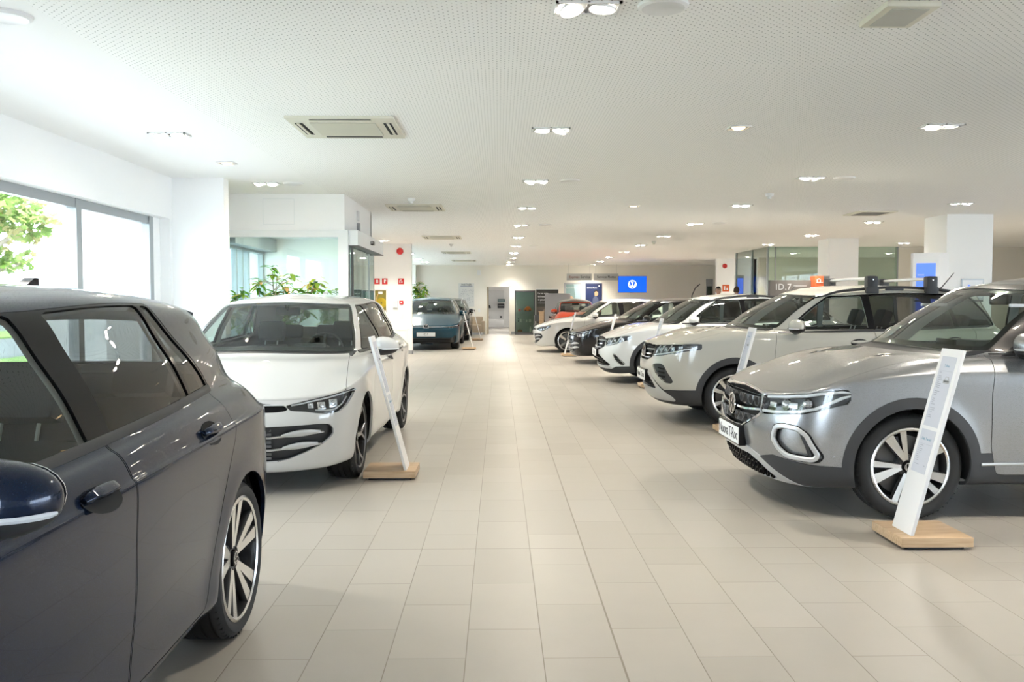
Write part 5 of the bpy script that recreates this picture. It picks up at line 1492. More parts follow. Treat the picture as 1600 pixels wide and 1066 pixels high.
def tree(x, y, h, label, blobs, n, seed):
    rn = random.Random(seed); t = thing('street_tree', label, 'tree', (x, y, -.1), 0, 'trees along the street')
    k = MB(); top = Vector((0, 0, h))
    k.tube([(0, 0, 0), (.05, .03, h * .35), (-.05, .05, h * .7), (.0, .0, h)], [.17, .14, .10, .04], M['bark'], 10)
    for c, R in blobs:
        c = Vector(c); s = Vector((0, .03, max(h * .35, c.z - 1.5))); k.tube([s, s.lerp(c, .5) + Vector((0, 0, .15)), c], [.06, .045, .02], M['bark'], 6)
    k.build('trunk', t)
    f = MB()
    for c, R in blobs: leaf_cloud(f, Vector(c), R, int(n * R * R), LV, rn)
    f.build('foliage', t)
# ------------------------------------------------------------------ street trees
tree(-7.9, 12.2, 3.6, 'leafy green tree whose crown fills the left pane of the street window', [((.25, 1.3, 2.95), .75), ((.45, 2.0, 2.75), .45), ((-.1, .5, 3.3), .8), ((.15, 1.55, 2.15), .30), ((.3, 2.0, 2.1), .22), ((0, .6, 2.05), .28), ((.2, 1.1, 3.9), .9), ((-.3, -1.0, 3.3), .9)], 950, 3)
for i, (x, y, h, nm) in enumerate([(-8.6, 3.5, 4.2, 'street tree outside beside the blue car'), (-13.0, 8.5, 5.0, 'street tree across the lawn behind the leafy window tree'), (-22, 30.0, 6.5, 'tall far tree across the road by the lobby windows'), (-7.0, 26.5, 4.5, 'street tree seen through the outer glass of the lobby')]):
    tree(x, y, h, nm, [((0, 0, h), 1.3), ((.7, .6, h - .8), .9), ((-.6, .7, h - .7), .9), ((.1, -.8, h - .6), .9)], 260, 10 + i)

# ------------------------------------------------------------------ potted plants
PL = [leafm('plant leaf', (.10, .27, .03)), leafm('plant leaf yellow', (.45, .42, .07)), leafm('plant leaf lime', (.24, .38, .05)), leafm('plant leaf brown', (.42, .27, .10)), leafm('plant leaf dark', (.05, .15, .03))]
def big_leaf(mb, p, d, L, w, m, rn):
    d = d.normalized(); side_ = d.cross(Vector((0, 0, 1))); side_ = side_.normalized() if side_.length > .1 else Vector((1, 0, 0)); up = side_.cross(d).normalized()
    vs = []; fs = []
    K = 6
    for i in range(K + 1):
        t = i / K; ww = w * math.sin(PI * (t * .92 + .05)) ** .8 * (1 - .25 * t)
        c = p + d * (L * t) - Vector((0, 0, 1)) * (L * .35 * t * t) + up * 0
        vs += [c - side_ * ww + up * ww * .25, c, c + side_ * ww + up * ww * .25]
    for i in range(K):
        for q in (0, 1): fs.append((3 * i + q, 3 * i + q + 1, 3 * i + 4 + q, 3 * i + 3 + q))
    mb.add(vs, fs, m, True)
def potted(x, y, stems, label, seed, pot_r=.2, ls=(.14, .22), w=.045, n=16, group=None):
    rn = random.Random(seed); t = thing('potted_plant', label, 'plant', (x, y, 0), 0, group)
    p = MB(); p.lathe([(0, .0), (pot_r * .8, 0), (pot_r, .42), (pot_r * 1.04, .42), (pot_r * 1.04, .45), (pot_r * .93, .45), (pot_r * .93, .40), (0, .40)], M['dgrey'], 28); p.build('pot', t)
    st = MB(); lf = MB()
    for (sx, sy, h, lean) in stems:
        top = Vector((sx, sy, h)); base = Vector((sx * .2, sy * .2, .38)); mid = base.lerp(top, .55) + Vector((rn.uniform(-.05, .05), rn.uniform(-.05, .05), .06))
        pts = [base, mid, top]; st.tube([base, base.lerp(mid, .5), mid, mid.lerp(top, .5), top], [.013, .012, .010, .008, .005], M['bark'], 6)
        tips = [top]
        for k in range(5):
            s0 = mid.lerp(top, rn.uniform(-.3, .7)); e = s0 + Vector((rn.uniform(-.24, .24), rn.uniform(-.2, .2), rn.uniform(.02, .22))); st.tube([s0, s0.lerp(e, .5) + Vector((0, 0, .02)), e], [.007, .006, .004], M['bark'], 5); tips.append(e)
        for e in tips:
            for k in range(n):
                a = rn.uniform(0, 6.28); d = Vector((math.cos(a), math.sin(a), rn.uniform(-.5, .8)))
                m = PL[rn.choices(range(5), (6, 2.2, 4, 1.0, 2.5))[0]]
                big_leaf(lf, e + Vector((0, 0, rn.uniform(-.10, .03))), d, rn.uniform(*ls), w * rn.uniform(.8, 1.15), m, rn)
    st.build('stem', t); lf.build('leaves', t)
potted(-3.03, 11.95, [(-.05, .05, 1.82, 0), (-.45, .0, 1.55, 0), (.55, .02, 1.68, 0), (.25, -.05, 1.50, 0), (-.25, .1, 1.62, 0), (.10, .1, 1.55, 0), (-.55, .05, 1.45, 0), (.45, .1, 1.60, 0), (.05, -.1, 1.70, 0)], 'tall glossy green and yellow houseplant in front of the glass lobby', 5, .22, (.12, .20), .036, 10)
potted(-2.45, 13.3, [(0, 0, 1.55, 0), (.1, .15, 1.35, 0), (-.15, -.1, 1.4, 0)], 'smaller green houseplant standing inside the glass lobby', 8, .2, (.12, .2), .03, 8)
potted(-3.2, 35.55, [(0, 0, 2.15, 0), (.2, 0, 1.95, 0), (-.12, .1, 1.9, 0), (.1, .1, 1.6, 0), (.2, -.1, 1.5, 0)], 'leafy yellow-green indoor tree behind the dark teal car', 9, .25, (.16, .26), .05, 14)

# ------------------------------------------------------------------ information stands
M['sheet'] = mat('printed sheet', (.54, .56, .62), .45)
M['print'] = mat('grey small print', (.30, .32, .37), .6)
M['print_blue'] = mat('blue heading', (.10, .26, .38), .6)
def stand(x, y, facing, label, head='', head2='Dati Tecnici', bw=.40, bd=.39, text=True):
    """oak foot and a white leaning board; facing -1: board looks towards -x (right row), 1: towards +x (left row)"""
    t = thing('info_stand', label, 'sign stand', (x, y, 0), 0 if facing < 0 else PI, 'leaning price boards beside the cars')
    b = MB(); b.box(-.02, bw - .02, -bd / 2, bd / 2, .018, .07, M['wood'], None, .002); b.build('base', t)
    f = MB(); f.box(.015, bw - .055, -bd / 2 + .035, bd / 2 - .035, 0, .018, M['black_plastic']); f.build('foot', t)
    p = MB(); lean = math.atan2(.27, 1.03); L = 1.075
    Mx = Matrix.Translation((.05, 0, .066)) @ Matrix.Rotation(lean, 4, 'Y')
    yc = -.03 if facing < 0 else .03
    p.box(0, .020, yc - .115, yc + .115, 0, L, M['white'], Mx, .0015)
    bo = p.build('board', t)
    for (z0, z1, hd) in ((.62, 1.03, head), (.36 - .01, .60, head2)):
        s = MB(); s.box(-.0015, 0, yc - .080, yc + .080, z0, z1, M['sheet'], Mx)
        if text:
            rn = random.Random(int(z0 * 100))
            if hd:
                vs, fs = text_geo(hd, .022, 1., .0003)
                T = Mx @ Matrix(((0, 0, -1, -.0018), (-1, 0, 0, yc), (0, 1, 0, z1 - .055), (0, 0, 0, 1))); s.add(vs, fs, M['print_blue'], False, T)
            z = z1 - .085; s.box(-.0019, -.0015, yc - .065, yc + .065, z, z + .001, M['print'], Mx)
            while z > z0 + .05:
                z -= rn.choice((.011, .011, .011, .022)); ww = rn.uniform(.02, .055)
                s.box(-.0019, -.0015, yc + .062 - ww, yc + .062, z, z + .003, M['print'], Mx)
                if rn.random() < .18: s.box(-.0019, -.0015, yc - .06, yc - .045, z, z + .0035, M['print'], Mx)
            if z0 > .5:   # little picture of a car
                cz, cy = z1 - .135, yc - .035
                pts = [(cy + a * .032, cz + b_ * .022) for a, b_ in ((-1, -.9), (-1.05, -.1), (-.7, .1), (-.5, .85), (.4, .95), (.75, .15), (1.05, 0), (1.05, -.9))]
                s.prism(pts, -.0021, -.0015, M['grey'], 'x', Mx); s.prism([(cy + a * .032, cz + b_ * .022) for a, b_ in ((-.5, .1), (-.36, .68), (.3, .75), (.55, .1))], -.0024, -.0021, M['sheet'], 'x', Mx)
                s.box(-.0025, -.0021, cy - .028, cy + .028, cz - .012, cz - .004, M['dgrey'], Mx)
        s.build('price_sheet', bo)
    return t
stand(2.24, 4.95, -1, 'white leaning price board on an oak base before the silver car', 'T-Roc', 'Dati Tecnici')
stand(2.30, 9.10, -1, 'white leaning price board on an oak base between the silver and beige cars', 'T-Cross', 'Dati Tecnici')
stand(2.26, 13.95, -1, 'white leaning price board beside the white car with black roof rails', 'Taigo', 'Dati Tecnici')
stand(2.12, 18.45, -1, 'white leaning price board between the black car and the white crossover', 'Golf', 'Dati Tecnici', text=False)
stand(1.58, 21.95, -1, 'white leaning price board at the front wheel of the farthest white car', 'Golf', 'Dati Tecnici', text=False)
stand(-.665, 6.90, 1, 'white leaning price board beside the white hatchback on the left', 'Golf', 'Dati Tecnici')
stand(-.68, 25.0, 1, 'white leaning price board beside the dark teal car', 'ID.7', 'Dati Tecnici', text=False)
stand(-.58, 30.9, 1, 'white leaning price board beside the black car behind the teal one', '', '', text=False)

# ------------------------------------------------------------------ wall furniture
def wallsign(nm, x0, x1, z0, z1, y, m, label, cat, group=None, extra=None, d=.012):
    s = MB(); s.box(x0, x1, y - d, y, z0, z1, m)
    if extra: extra(s, y - d)
    o = s.build(nm); tag(o, label, cat, group); return o
def fire_icon(kind):
    def f(s, y):
        def R(x0, x1, z0, z1): s.box(x0, x1, y - .002, y, z0, z1, M['white'])
        if kind == 0: R(-3.21, -3.185, 1.85, 1.94); R(-3.19, -3.15, 1.90, 1.94); R(-3.17, -3.15, 1.85, 1.90)
        elif kind == 1: R(-3.0, -2.965, 1.85, 1.93); R(-3.0, -2.985, 1.93, 1.95); R(-2.965, -2.945, 1.90, 1.945)
        else: R(-2.60, -2.575, 1.85, 1.93); R(-2.55, -2.52, 1.86, 1.90); R(-2.575, -2.54, 1.92, 1.945)
    return f
wallsign('fire_sign', -3.25, -3.11, 1.82, 1.97, 23.0, M['red'], 'square red fire sign on the white wall, nearest the glass lobby', 'sign', 'red fire signs', fire_icon(0))
wallsign('fire_sign', -3.05, -2.91, 1.82, 1.97, 23.0, M['red'], 'square red fire extinguisher sign above the hose cabinet', 'sign', 'red fire signs', fire_icon(1))
wallsign('fire_sign', -2.63, -2.48, 1.82, 1.97, 23.0, M['red'], 'square red fire sign on the white wall under the round alarm', 'sign', 'red fire signs', fire_icon(2))
t = thing('hose_cabinet', 'glass-fronted fire hose cabinet with a yellow hose in the white wall', 'hose cabinet', (-3.09, 23.0, 1.13))
M['olive'] = mat('cabinet olive', (.20, .17, .03), .5); M['hose'] = mat('yellow hose', (.50, .38, .03), .6); M['brass'] = mat('brass', (.62, .42, .16), .3, .8)
c = MB()
for (x0, x1, z0, z1) in ((-.17, -.145, -.02, .56), (.145, .17, -.02, .56), (-.17, .17, -.02, .01), (-.17, .17, .53, .56)): c.box(x0, x1, -.03, 0, z0, z1, M['white'])
c.build('frame', t)
c = MB(); c.box(-.145, .145, -.012, -.002, .01, .53, M['olive']); c.build('back_panel', t)
c = MB()
for k in range(6): c.lathe([(.030 + .018 * k, -.012), (.038 + .018 * k, -.022), (.046 + .018 * k, -.012)], M['hose'], 24, 'y', Matrix.Translation((.02, 0, .20)))
c.build('hose_reel', t)
c = MB(); c.tube([(-.10, -.02, .03), (-.11, -.02, .3), (-.06, -.02, .44)], .016, M['brass'], 8); c.box(-.06, .05, -.016, -.012, .43, .50, M['white']); c.build('nozzle', t)
s = MB(); s.lathe([(0, -.06), (.06, -.058), (.085, -.04), (.09, 0)], M['red'], 24, 'y', Matrix.Translation((-2.58, 23.0, 2.68))); tag(s.build('fire_alarm'), 'round red fire alarm sounder high on the white return wall', 'alarm')
wallsign('control_box', -2.77, -2.64, 1.21, 1.39, 23.0, mat('light grey box', (.55, .60, .64), .5), 'light grey control box on the white return wall', 'control box', None, None, .05)
wallsign('call_point', -2.60, -2.50, 1.30, 1.395, 23.0, M['red'], 'small red fire call point beside the grey control box', 'call point', None, lambda s, y: s.box(-2.57, -2.53, y - .003, y, 1.33, 1.36, M['white']), .04)
wallsign('light_switch', -2.60, -2.51, .90, 1.06, 23.0, M['white'], 'white double light switch on the return wall', 'switch', None, lambda s, y: s.box(-2.59, -2.52, y - .004, y, .985, 1.045, M['alu_white']))
# back wall
def gridposter(s, y):
    rn = random.Random(4)
    s.box(-1.60, -1.10, y - .003, y, 1.985, 2.02, M['print'])
    for r in range(22):
        x = -1.64
        while x < -1.08:
            w = rn.uniform(.01, .05)
            if rn.random() < .62: s.box(x, min(x + w, -1.05), y - .003, y, 1.86 - r * .03 + rn.uniform(-.006, .006), 1.868 - r * .03 + rn.uniform(-.004, .006), M['print'])
            x += w + rn.uniform(.02, .05)
    vs, fs = text_geo('PARTNER', .10, 1., .001, True); s.add(vs, fs, M['ink'], False, Matrix(((1, 0, 0, -1.35), (0, 0, -1, y - .001), (0, 1, 0, 2.06), (0, 0, 0, 1))))
wallsign('poster_board', -1.68, -1.03, 1.15, 2.12, YB, mat('pale board', (.66, .66, .64), .4), 'pale poster of small printed marks on the back wall left of the doorway', 'poster', None, gridposter, .015)
wallsign('wall_speaker', -.90, -.76, 2.46, 2.66, YB, M['white'], 'small white speaker box high on the back wall left of the doorway', 'speaker', None, None, .10)
wallsign('light_switch', -.87, -.78, .93, 1.06, YB, M['white'], 'white light switch between the pale poster and the doorway', 'switch')
t = thing('display_cabinet', 'tall glass display cabinet with accessories right of the doorway', 'cabinet', (1.07, YB - .22, 0))
c = MB()
for sx in (-1, 1):
    for sy in (-1, 1): c.box(sx * .40 - .02, sx * .40 + .02, sy * .18 - .02, sy * .18 + .02, 0, 1.82, M['dgrey'])
c.box(-.42, .42, -.20, .20, 1.76, 1.82, M['dgrey']); c.box(-.42, .42, -.20, .20, 0, .10, M['dgrey']); c.box(-.40, .40, .17, .19, .10, 1.76, mat('cabinet back', (.36, .40, .38), .5)); c.build('frame', t)
for z in (.50, .95): c = MB(); c.box(-.39, .39, -.18, .17, z, z + .012, M['grey']); c.build('shelf', t)
c = MB(); c.box(-.38, .38, -.195, -.19, .10, 1.76, M['pane_green']); c.build('door', t)
def small(nm, label, cat, loc, build, group=None):
    s = MB(); build(s); o = s.build(nm); o.location = loc; return tag(o, label, cat, group)
M['orange'] = mat('orange lacquer', (.75, .14, .02), .35, coat=.6); M['maroon'] = mat('maroon', (.10, .03, .03), .6); M['glassware'] = mat('pale ceramic', (.70, .68, .60), .4)
def toycar(s):
    s.prism(inset_round([(-.15, .02), (-.15, .10), (-.09, .13), (-.05, .21), (.07, .21), (.12, .13), (.15, .11), (.15, .02)], .03), -.07, .07, M['orange'], 'y')
    for x in (-.09, .09):
        for y in (-.07, .07): s.lathe([(0, -.012), (.035, -.012), (.035, .012), (0, .012)], M['rubber'], 14, 'y', Matrix.Translation((x, y, .035)))
small('toy_car', 'orange model car on the upper shelf of the glass cabinet', 'toy car', (1.18, YB - .26, .962), toycar)
small('red_mug', 'small red mug on the upper shelf of the glass cabinet, left side', 'mug', (.84, YB - .26, .962), lambda s: (s.lathe([(0, 0), (.045, 0), (.05, .09), (.044, .09), (.04, .01)], M['red'], 16), s.tube([(.05, 0, .02), (.075, 0, .03), (.075, 0, .07), (.05, 0, .075)], .006, M['red'], 6)))
for i, (x, w, h, m) in enumerate([(.80, .03, .16, 'ink'), (.90, .05, .13, 'glassware'), (1.02, .04, .17, 'grey'), (1.14, .05, .11, 'glassware'), (1.28, .09, .12, 'glassware')]):
    small('gift_box', ['slim black box', 'short cream box', 'slim grey box', 'low cream box', 'wide cream box'][i] + ' on the middle shelf of the glass cabinet', 'box', (x, YB - .24, .512), lambda s, w=w, h=h, m=m: (s.box(-w / 2, w / 2, -.04, .04, 0, h, M[m], None, .004), s.box(-w / 2 - .001, w / 2 + .001, -.041, .041, h * .6, h * .66, M['white'])))
def shoe(s):
    s.prism(inset_round([(-.15, 0), (-.15, .10), (-.08, .12), (0, .07), (.14, .04), (.15, 0)], .02), -.045, .045, M['maroon'], 'y'); s.box(-.155, .155, -.05, .05, -.0, .015, M['white'])
small('model_car', 'dark maroon model car low in the glass cabinet', 'toy car', (1.02, YB - .24, .512), lambda s: None) if False else None
small('leather_case', 'brown rounded case on the cabinet floor', 'case', (.86, YB - .22, .102), lambda s: (s.box(-.10, .10, -.06, .06, 0, .10, mat('tan leather', (.30, .12, .05), .5), None, .03), s.tube([(-.04, 0, .095), (-.03, 0, .13), (.03, 0, .13), (.04, 0, .095)], .006, M['dgrey'], 6)))
small('bottle', 'clear pale bottle on the cabinet floor, right side', 'bottle', (1.30, YB - .22, .102), lambda s: s.lathe([(0, 0), (.04, 0), (.042, .14), (.016, .19), (.016, .23), (0, .23)], M['glassware'], 16))
def darkpanel(s, y):
    for i, (w, tx) in enumerate([(.30, 'La tua auto'), (.34, 'è il nostro'), (.33, 'di pensiero'), (.28, 'sempre con te')]):
        vs, fs = text_geo(tx, .10 if i < 3 else .07, .95, .001, i < 3, 'LEFT'); s.add(vs, fs, M['white'] if i < 3 else M['grey'], False, Matrix(((1, 0, 0, 1.60), (0, 0, -1, y - .001), (0, 1, 0, 1.70 - i * .13), (0, 0, 0, 1))))
    s.box(1.55, 2.42, y - .001, y, .1, 1.15, mat('panel photo', (.09, .075, .06), .4))
    s.prism([(1.75, .7), (1.80, 1.0), (1.95, 1.12), (2.1, 1.0), (2.12, .7), (1.95, .55)], y - .004, y - .001, mat('panel photo figure', (.20, .155, .12), .5), 'y')
t = wallsign('advert_board', 1.53, 2.44, .08, 1.86, YB - .3, mat('charcoal panel', (.035, .033, .03), .4), 'charcoal advertising panel with white lettering beside the cabinet', 'poster', None, darkpanel, .03)
for (a, b_, z) in ((1.53, 2.44, 1.86),):
    fr = MB(); fr.box(a, b_, YB - .335, YB - .29, z, z + .02, M['alu_white']); fr.box(a - .02, a, YB - .335, YB - .29, 0, z + .02, M['alu_white']); fr.build('frame', t)
def poster_a(s, y):
    s.box(2.78, 3.38, y - .002, y, 1.22, 2.08, mat('poster teal', (.20, .30, .30), .4)); s.prism([(3.1, 2.08), (3.38, 2.08), (3.38, 1.3), (3.2, 1.3)], y - .004, y - .002, mat('poster sky', (.38, .50, .56), .4), 'y')
    s.prism(inset_round([(2.86, 1.22), (2.9, 1.5), (3.0, 1.62), (3.1, 1.5), (3.25, 1.45), (3.3, 1.22)], .05), y - .006, y - .004, mat('poster skin', (.60, .40, .27), .5), 'y')
    vs, fs = text_geo('Express Service', .07, 1., .001); s.add(vs, fs, M['white'], False, Matrix(((1, 0, 0, 3.0), (0, 0, -1, y - .003), (0, 1, 0, 1.93), (0, 0, 0, 1))))
wallsign('framed_poster', 2.70, 3.43, 1.16, 2.14, YB, M['grey'], 'framed teal poster under the left hanging sign', 'poster', None, poster_a, .03)
def poster_b(s, y):
    s.box(3.63, 4.24, y - .002, y, 1.17, 2.08, mat('poster navy', (.020, .032, .10), .4))
    s.prism(inset_round([(3.86, 1.2), (3.90, 1.5), (4.0, 1.62), (4.12, 1.5), (4.16, 1.2)], .05), y - .004, y - .002, mat('poster jacket', (.10, .12, .20), .5), 'y')
    s.prism(inset_round([(3.97, 1.60), (3.96, 1.74), (4.02, 1.80), (4.10, 1.76), (4.12, 1.66), (4.05, 1.58)], .03), y - .006, y - .004, mat('poster face', (.62, .36, .20), .5), 'y')
    s.prism(inset_round([(3.94, 1.72), (3.96, 1.84), (4.06, 1.86), (4.12, 1.79), (4.0, 1.78)], .02), y - .008, y - .006, M['ink'], 'y')
    vs, fs = text_geo('Service Flotte', .075, 1., .001, True); s.add(vs, fs, M['white'], False, Matrix(((1, 0, 0, 3.86), (0, 0, -1, y - .003), (0, 1, 0, 1.93), (0, 0, 0, 1))))
    s.lathe([(0, -.004), (.03, -.003)], M['white'], 16, 'y', Matrix.Translation((4.15, y, 2.01)))
wallsign('framed_poster', 3.59, 4.28, 1.13, 2.12, YB, mat('navy frame', (.03, .04, .10), .5), 'framed navy poster with a man in profile under the right hanging sign', 'poster', None, poster_b, .03)
def hang(x0, x1, parts, label):
    t = thing('hanging_sign', label, 'sign', ((x0 + x1) / 2, 35.2, 2.21), 0, 'hanging signs at the back'); w = (x1 - x0) / 2
    s = MB(); s.box(-w, w, -.02, .02, 0, .27, mat('sign grey', (.45, .46, .46), .5), None, .004)
    tot = 0
    for tx, m, xx in parts:
        vs, fs = text_geo(tx, .135, 1., .001, True, 'LEFT'); s.add(vs, fs, m, False, Matrix(((1, 0, 0, xx), (0, 0, -1, -.0205), (0, 1, 0, .135), (0, 0, 0, 1))))
    s.build('board', t)
    q = MB()
    for x in (-w * .85, w * .85): q.tube([(x, 0, .27), (x, 0, HC - 2.21)], .003, M['grey'], 5)
    q.build('wire', t)
M['red_ink'] = mat('dark red print', (.22, .07, .06), .6)
hang(2.71, 3.71, [('Express', M['red_ink'], -.41), ('Service', M['ink'], .05)], 'grey hanging sign reading Express Service')
hang(3.80, 4.78, [('Service Flotte', M['ink'], -.37)], 'grey hanging sign reading Service Flotte')
t = thing('wall_television', 'blue television screen with a round white emblem on the back wall', 'television', (5.015, 33.0, 1.71))
c = MB(); c.box(-.535, .535, 0, .06, -.01, .61, M['black_plastic'], None, .006); c.build('case', t)
c = MB(); c.box(-.52, .52, -.003, 0, .005, .595, M['blue_screen']); emblem(c, M['screen_white'], .155, Matrix.Translation((-.005, -.003, .30)) @ Matrix.Rotation(PI / 2, 4, 'X'), .003); c.build('screen', t)
s = MB(); s.box(1.70, 2.64, 32.5, 32.56, .25, 1.67, mat('grey fabric panel', (.33, .335, .35), .8), None, .01); s.box(1.75, 2.6, 32.35, 32.7, .0, .03, M['grey']); s.box(2.1, 2.2, 32.50, 32.56, .03, .3, M['grey']); tag(s.build('divider_panel'), 'plain grey divider panel behind the red vintage car', 'panel')
s = MB(); s.box(1.50, 1.66, 32.6, 32.95, 0, .98, M['wood'], None, .006); s.box(1.48, 1.68, 32.58, 32.97, .98, 1.0, M['wood']); tag(s.build('wooden_pedestal'), 'narrow oak pedestal left of the grey divider panel', 'pedestal')
t = thing('armchair', 'beige armchair against the back wall behind the dark cars', 'armchair', (-1.0, 35.6, 0))
bf = mat('beige leather', (.42, .35, .27), .5)
c = MB(); c.box(-.32, .32, -.3, .3, .12, .42, bf, None, .05); c.build('seat', t)
c = MB(); c.box(-.34, .34, .2, .36, .3, .76, bf, None, .05); c.build('backrest', t)
for a in (-1, 1): c = MB(); c.box(a * .36 - .07, a * .36 + .07, -.3, .34, .12, .58, bf, None, .04); c.build('armrest', t)
for a in (-1, 1):
    for b_ in (-1, 1): c = MB(); c.tube([(a * .3, b_ * .25, 0), (a * .3, b_ * .25, .14)], .018, M['satin'], 8); c.build('leg', t)
t = thing('side_chair', 'dark metal-framed chair in front of the charcoal panel', 'chair', (1.62, 35.6, 0))
c = MB(); c.box(-.2, .2, -.2, .2, .43, .47, M['dgrey'], None, .01); c.build('seat', t)
c = MB(); c.box(-.2, .2, .18, .21, .56, .82, M['dgrey'], None, .01); c.build('backrest', t)
for a in (-1, 1):
    for b_ in (-1, 1): c = MB(); c.tube([(a * .21, b_ * .2, 0), (a * .18, b_ * .18, .45 if b_ < 0 else .8)], .012, M['satin'], 8); c.build('leg', t)
# shelving in the room behind the doorway
s = MB(); s.box(-.5, .5, 41, 42.2, 2.57, 2.6, mat('light panel', (1, 1, 1), .5, emit=(1, .97, .92), es=9.)); s.box(-.53, .53, 40.97, 42.23, 2.58, 2.6, M['white']); tag(s.build('added_lamp_panel'), 'added ceiling light panel that brightens the room beyond the doorway', 'ceiling light')  # glowing panel added so the room past the doorway is bright
t = thing('shelf_unit', 'white wall shelf unit seen through the open doorway', 'shelf', (-.1, 46.3, 0))
c = MB(); c.box(-.62, .35, .1, .2, .1, 1.95, M['white']); c.box(-.62, .35, -.25, .1, 0, .42, M['white'], None, .01); c.build('back_panel', t)
for z in (.98, 1.30, 1.62): c = MB(); c.box(-.62 if z < 1 else -.36, .33, -.22, .1, z, z + .03, M['white']); c.build('shelf', t)
for x in (-.48, .20): c = MB(); c.box(x - .05, x + .05, -.02, .1, .50, .60, M['ink']); c.build('bracket', t)
small('boombox', 'black boxy device on the middle shelf through the doorway', 'device', (.10, 46.2, 1.012), lambda s: (s.box(-.18, .18, -.08, .08, 0, .24, M['ink'], None, .02), s.box(-.14, .14, -.085, -.08, .12, .15, M['grey'])))
small('green_box', 'dark teal box on the upper shelf through the doorway', 'box', (.12, 46.2, 1.332), lambda s: (s.box(-.19, .19, -.08, .08, 0, .16, mat('teal box', (.05, .12, .13), .5), None, .01), s.box(-.15, .15, -.082, -.08, .06, .09, M['grey'])))
small('black_cap', 'black cap lying on the low shelf through the doorway', 'cap', (-.56, 46.2, 1.012), lambda s: (s.lathe([(0, .17), (.08, .15), (.12, .08), (.13, 0)], M['ink'], 16), s.box(-.1, .1, -.22, -.1, 0, .015, M['ink'])))
# right-hand office side
t = thing('totem_kiosk', 'white information totem with a blue screen before the nearer pillar', 'kiosk', (7.13, 14.5, 0))
c = MB(); c.prism([(-.29, -.05), (.08, -.2), (.27, -.12), (.27, .18), (-.22, .18)], 0, 2.17, M['white'], 'z'); c.build('body', t)
c = MB(); dx, dy = .37, -.15; Mx = Matrix.Translation((-.29, -.05, 0)) @ Matrix.Rotation(math.atan2(dy, dx), 4, 'Z')
c.box(.05, .34, -.006, .0, 1.15, 2.0, M['blue_kiosk'], Mx); c.box(.07, .17, -.008, -.006, 1.80, 1.815, M['sheet'], Mx); c.box(.07, .22, -.008, -.006, 1.74, 1.755, M['sheet'], Mx); c.build('screen', t)
def paper(s, y):
    s.box(7.98, 8.33, y - .002, y, 1.44, 1.74, M['white']); s.box(8.07, 8.11, y - .003, y - .002, 1.5, 1.66, M['blue_kiosk']); s.box(8.16, 8.26, y - .003, y - .002, 1.60, 1.62, M['print'])
wallsign('notice_frame', 7.96, 8.35, 1.40, 1.76, 15.05, M['alu'], 'framed notice with a small blue bar on the nearer pillar', 'notice', None, paper, .02)
wallsign('notice_frame', 12.6, 13.3, 1.78, 2.02, 24.1, M['alu'], 'pale framed notice on the far beige wall right of the pillar', 'notice', None, lambda s, y: (s.box(12.64, 13.26, y - .003, y, 1.82, 1.98, M['sheet']), s.box(12.75, 12.95, y - .005, y - .003, 1.86, 1.93, M['print'])), .02)
s = MB(); s.box(6.25, 7.20, 20.2, 20.35, 0, 1.86, mat('sign dark grey', (.085, .08, .075), .5), None, .01)
vs, fs = text_geo('ID.7', .20, 1.1, .002, False); s.add(vs, fs, M['grey'], False, Matrix(((1, 0, 0, 6.56), (0, 0, -1, 20.198), (0, 1, 0, 1.70), (0, 0, 0, 1)))); s.box(6.8, 7.1, 20.197, 20.2, 1.72, 1.735, M['grey'])
tag(s.build('model_sign'), 'grey sign wall with pale lettering in front of the glass partition', 'sign')
s = MB(); s.box(7.21, 7.40, 19.95, 20.3, 0, 1.95, mat('orange red panel', (.52, .10, .03), .5), None, .006); s.box(7.40, 7.54, 19.96, 20.3, 0, 1.95, M['dgrey']); s.box(7.23, 7.38, 19.945, 19.95, 1.80, 1.81, M['white']); s.lathe([(.03, 0), (.04, -.004), (.05, 0)], M['white'], 16, 'y', Matrix.Translation((7.29, 19.95, 1.84))); tag(s.build('orange_totem'), 'orange-red totem beside the grey sign wall', 'sign')
t = thing('floor_lamp', 'slim black arched lamp between the far black car and the back wall', 'lamp', (5.9, 26.8, 0))
c = MB(); c.lathe([(0, 0), (.14, 0), (.14, .02), (0, .025)], M['ink'], 24); c.build('base', t)
c = MB(); c.tube([(0, 0, .02), (-.02, 0, 1.2), (0, 0, 1.55), (.10, 0, 1.78), (.24, 0, 1.90)], .016, M['ink'], 8); c.build('pole', t)
s = MB(); s.lathe([(0, -.05), (.07, -.045), (.085, 0)], M['red'], 20, 'y', Matrix.Translation((7.98, 31.0, 2.62))); tag(s.build('fire_alarm'), 'round red fire alarm on the lit wall left of the glass partition', 'alarm')
wallsign('exit_sign', 7.90, 8.14, 1.72, 1.96, 31.0, mat('orange red sign', (.66, .12, .03), .5), 'small orange-red square sign on the lit wall left of the glass partition', 'sign', None, lambda s, y: (s.box(7.95, 8.0, y - .003, y, 1.77, 1.91, M['white']), s.box(8.04, 8.09, y - .003, y, 1.77, 1.85, M['white'])))
s = MB(); s.box(7.44, 7.72, 27.6, 27.72, 0, 2.2, M['white'], None, .01); s.box(7.47, 7.69, 27.59, 27.6, 1.2, 2.1, M['blue_kiosk']); tag(s.build('screen_stand'), 'narrow stand with a blue screen at the edge of the glass partition', 'kiosk')
